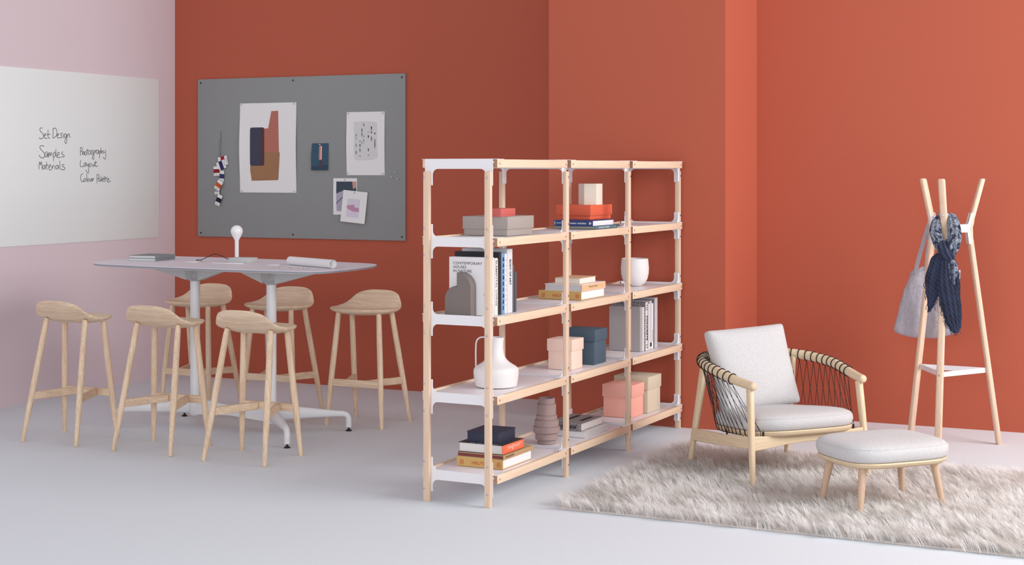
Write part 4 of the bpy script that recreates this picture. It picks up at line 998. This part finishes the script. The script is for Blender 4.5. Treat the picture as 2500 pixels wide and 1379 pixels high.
rt = cloth([(.03, -.03, z_(1.20)), (.035, -.046, z_(1.13)), (.035, -.050, z_(1.04)), (.045, -.048, z_(.93)), (.060, -.046, z_(.83)), (.078, -.044, z_(.755)), (.092, -.044, z_(.725))],
      [.020, .052, .062, .058, .050, .032, .008], [.018, .024, .024, .022, .020, .014, .004], 12, .16, 5, 'hanging_end', SN)
cloth([(.05, -.05, z_(1.18)), (.066, -.062, z_(1.13)), (.070, -.066, z_(1.07)), (.074, -.064, z_(1.02))], [.008, .024, .020, .005], [.008, .014, .012, .004], 5, .25, 7, 'short_end', SD)
rs = random.Random(3)
def fringe(parent, pts, n, L):
    b = B(); P = catmull(pts, 12)
    for i in range(n):
        p = P[int((i+.5)/n*(len(P)-1))]; l = L*rs.uniform(.6, 1.2); dx, dy = rs.uniform(-.012, .012), rs.uniform(-.012, .006)
        b.tube(catmull([p+Vector((0, 0, .006)), p+Vector((dx, dy, -l*.5)), p+Vector((dx*.3+rs.uniform(-.008, .008), dy, -l))], 4), .0019, 5)
    b.build('fringe', SN, parent)
fringe(lt, [(-.105, -.036, z_(1.04)), (-.100, -.036, z_(.98)), (-.092, -.034, z_(.91)), (-.086, -.032, z_(.86))], 12, .030)
fringe(lt, [(-.012, -.050, z_(.99)), (-.028, -.046, z_(.95)), (-.050, -.042, z_(.90)), (-.070, -.038, z_(.86))], 11, .030)
fringe(rt, [(-.015, -.058, z_(.93)), (.006, -.058, z_(.85)), (.03, -.055, z_(.785)), (.065, -.05, z_(.745)), (.10, -.046, z_(.735))], 24, .030)
fringe(rt, [(.095, -.060, z_(1.10)), (.10, -.07, z_(1.06)), (.09, -.07, z_(1.03))], 8, .026)

# ------------------------------------------------------------------ shaggy rug
rg = thing('shag_rug', 'long-haired pale blush rug under the lounge chair and footstool', 'rug', (-3.12, 7.21, 0), math.radians(-1.0))
RW, RD = 3.0, 1.90
RUGB = mat('rug_backing', (206, 196, 190), .95, var=.06)
B().box(0.01, RW, .01, RD, .0, .010, .003).build('backing', RUGB, rg)
def fur():
    r = np.random.default_rng(5)
    # clumps, denser where the camera can see the rug
    n = 16200
    cx = r.uniform(0, RW, n); cy = r.uniform(0, RD, n)
    keep = (cx < 3.0); cx, cy = cx[keep], cy[keep]; n = len(cx)
    def fld(x, y, s, k): return np.array([noise.noise(Vector((a*s, b_*s, k))) for a, b_ in zip(x, y)])
    ang = math.radians(200)+1.0*fld(cx, cy, 1.5, 3.1)+1.9*fld(cx, cy, 8, 9.7)+r.normal(0, .4, n)
    lean = 1.14+.13*fld(cx, cy, 3.0, 20.3)+r.normal(0, .10, n)
    ln = .074+.016*fld(cx, cy, 4.0, 31.0)+r.normal(0, .006, n)
    per = 7; cx = np.repeat(cx, per); cy = np.repeat(cy, per); ang = np.repeat(ang, per); lean = np.repeat(lean, per); ln = np.repeat(ln, per)
    m = len(cx); bx = cx+r.normal(0, .007, m); by = cy+r.normal(0, .007, m)
    tipx = cx+np.cos(ang)*ln*.8; tipy = cy+np.sin(ang)*ln*.8
    ln = ln*r.uniform(.7, 1.15, m); a2 = ang+r.normal(0, .16, m); lean = np.clip(lean+r.normal(0, .08, m), .3, 1.35)
    curl = np.repeat(r.normal(0, .7, m//per), per)+r.normal(0, .25, m)
    seg = 4; V = np.zeros((m, (seg*2+1), 3)); w = r.uniform(.0011, .0020, m)
    px, py, pz = bx.copy(), by.copy(), np.full(m, .006); sl = ln/seg
    for s in range(seg+1):
        f = s/seg; th = lean*(.35+.85*f); aa = a2+curl*f
        wid = w*(1-.75*f)
        if s < seg:
            V[:, s*2, 0] = px-np.sin(aa)*wid; V[:, s*2, 1] = py+np.cos(aa)*wid; V[:, s*2, 2] = pz
            V[:, s*2+1, 0] = px+np.sin(aa)*wid; V[:, s*2+1, 1] = py-np.cos(aa)*wid; V[:, s*2+1, 2] = pz
        else: V[:, s*2, 0] = px; V[:, s*2, 1] = py; V[:, s*2, 2] = pz
        px = px+np.cos(aa)*np.sin(th)*sl; py = py+np.sin(aa)*np.sin(th)*sl; pz = np.maximum(.004, pz+np.cos(th)*sl)
        g = .35*f                                  # clumping of the tips
        px = px+(tipx-px)*g*.25; py = py+(tipy-py)*g*.25
    k = seg*2+1; base = (np.arange(m)*k)[:, None]
    quads = np.concatenate([np.stack([base[:, 0]+s*2, base[:, 0]+s*2+1, base[:, 0]+s*2+3, base[:, 0]+s*2+2], 1) for s in range(seg-1)], 0)
    tris = np.stack([base[:, 0]+(seg-1)*2, base[:, 0]+(seg-1)*2+1, base[:, 0]+seg*2], 1)
    me = bpy.data.meshes.new('pile'); nv = m*k; me.vertices.add(nv); me.vertices.foreach_set('co', V.reshape(-1))
    nl = quads.size+tris.size; me.loops.add(nl); me.loops.foreach_set('vertex_index', np.concatenate([quads.reshape(-1), tris.reshape(-1)]))
    npol = len(quads)+len(tris); me.polygons.add(npol)
    me.polygons.foreach_set('loop_start', np.concatenate([np.arange(len(quads))*4, len(quads)*4+np.arange(len(tris))*3]))
    me.update(calc_edges=True); me.validate(); me.shade_smooth()
    col = me.color_attributes.new('tint', 'FLOAT_COLOR', 'POINT')
    tv = np.repeat(np.clip(.5+.9*np.repeat(r.normal(0, .16, m//per), per)+r.normal(0, .2, m), 0, 1), k)
    cc = np.ones((nv, 4)); cc[:, 0] = cc[:, 1] = cc[:, 2] = tv; col.data.foreach_set('color', cc.reshape(-1))
    return me
N = NT('blush_long_pile'); at_ = N.n('ShaderNodeAttribute', attribute_name='tint')
cr = N.n('ShaderNodeValToRGB'); cr.color_ramp.elements[0].color = lin((230, 227, 224)); cr.color_ramp.elements[1].color = lin((250, 249, 248)); N.l(at_.outputs['Fac'], cr.inputs['Fac'])
N.l(cr.outputs[0], N.b.inputs['Base Color']); N.b.inputs['Roughness'].default_value = .7; N.b.inputs['Specular IOR Level'].default_value = .2
tr = N.n('ShaderNodeBsdfTranslucent'); N.l(cr.outputs[0], tr.inputs['Color']); ms = N.n('ShaderNodeMixShader', Fac=.38)
N.l(N.b.outputs[0], ms.inputs[1]); N.l(tr.outputs[0], ms.inputs[2]); N.l(ms.outputs[0], N.t.nodes['Material Output'].inputs['Surface'])
me = fur(); me.materials.append(N.m)
pile = bpy.data.objects.new('pile', me); COL.objects.link(pile); pile.parent = rg; pile['kind'] = 'stuff'
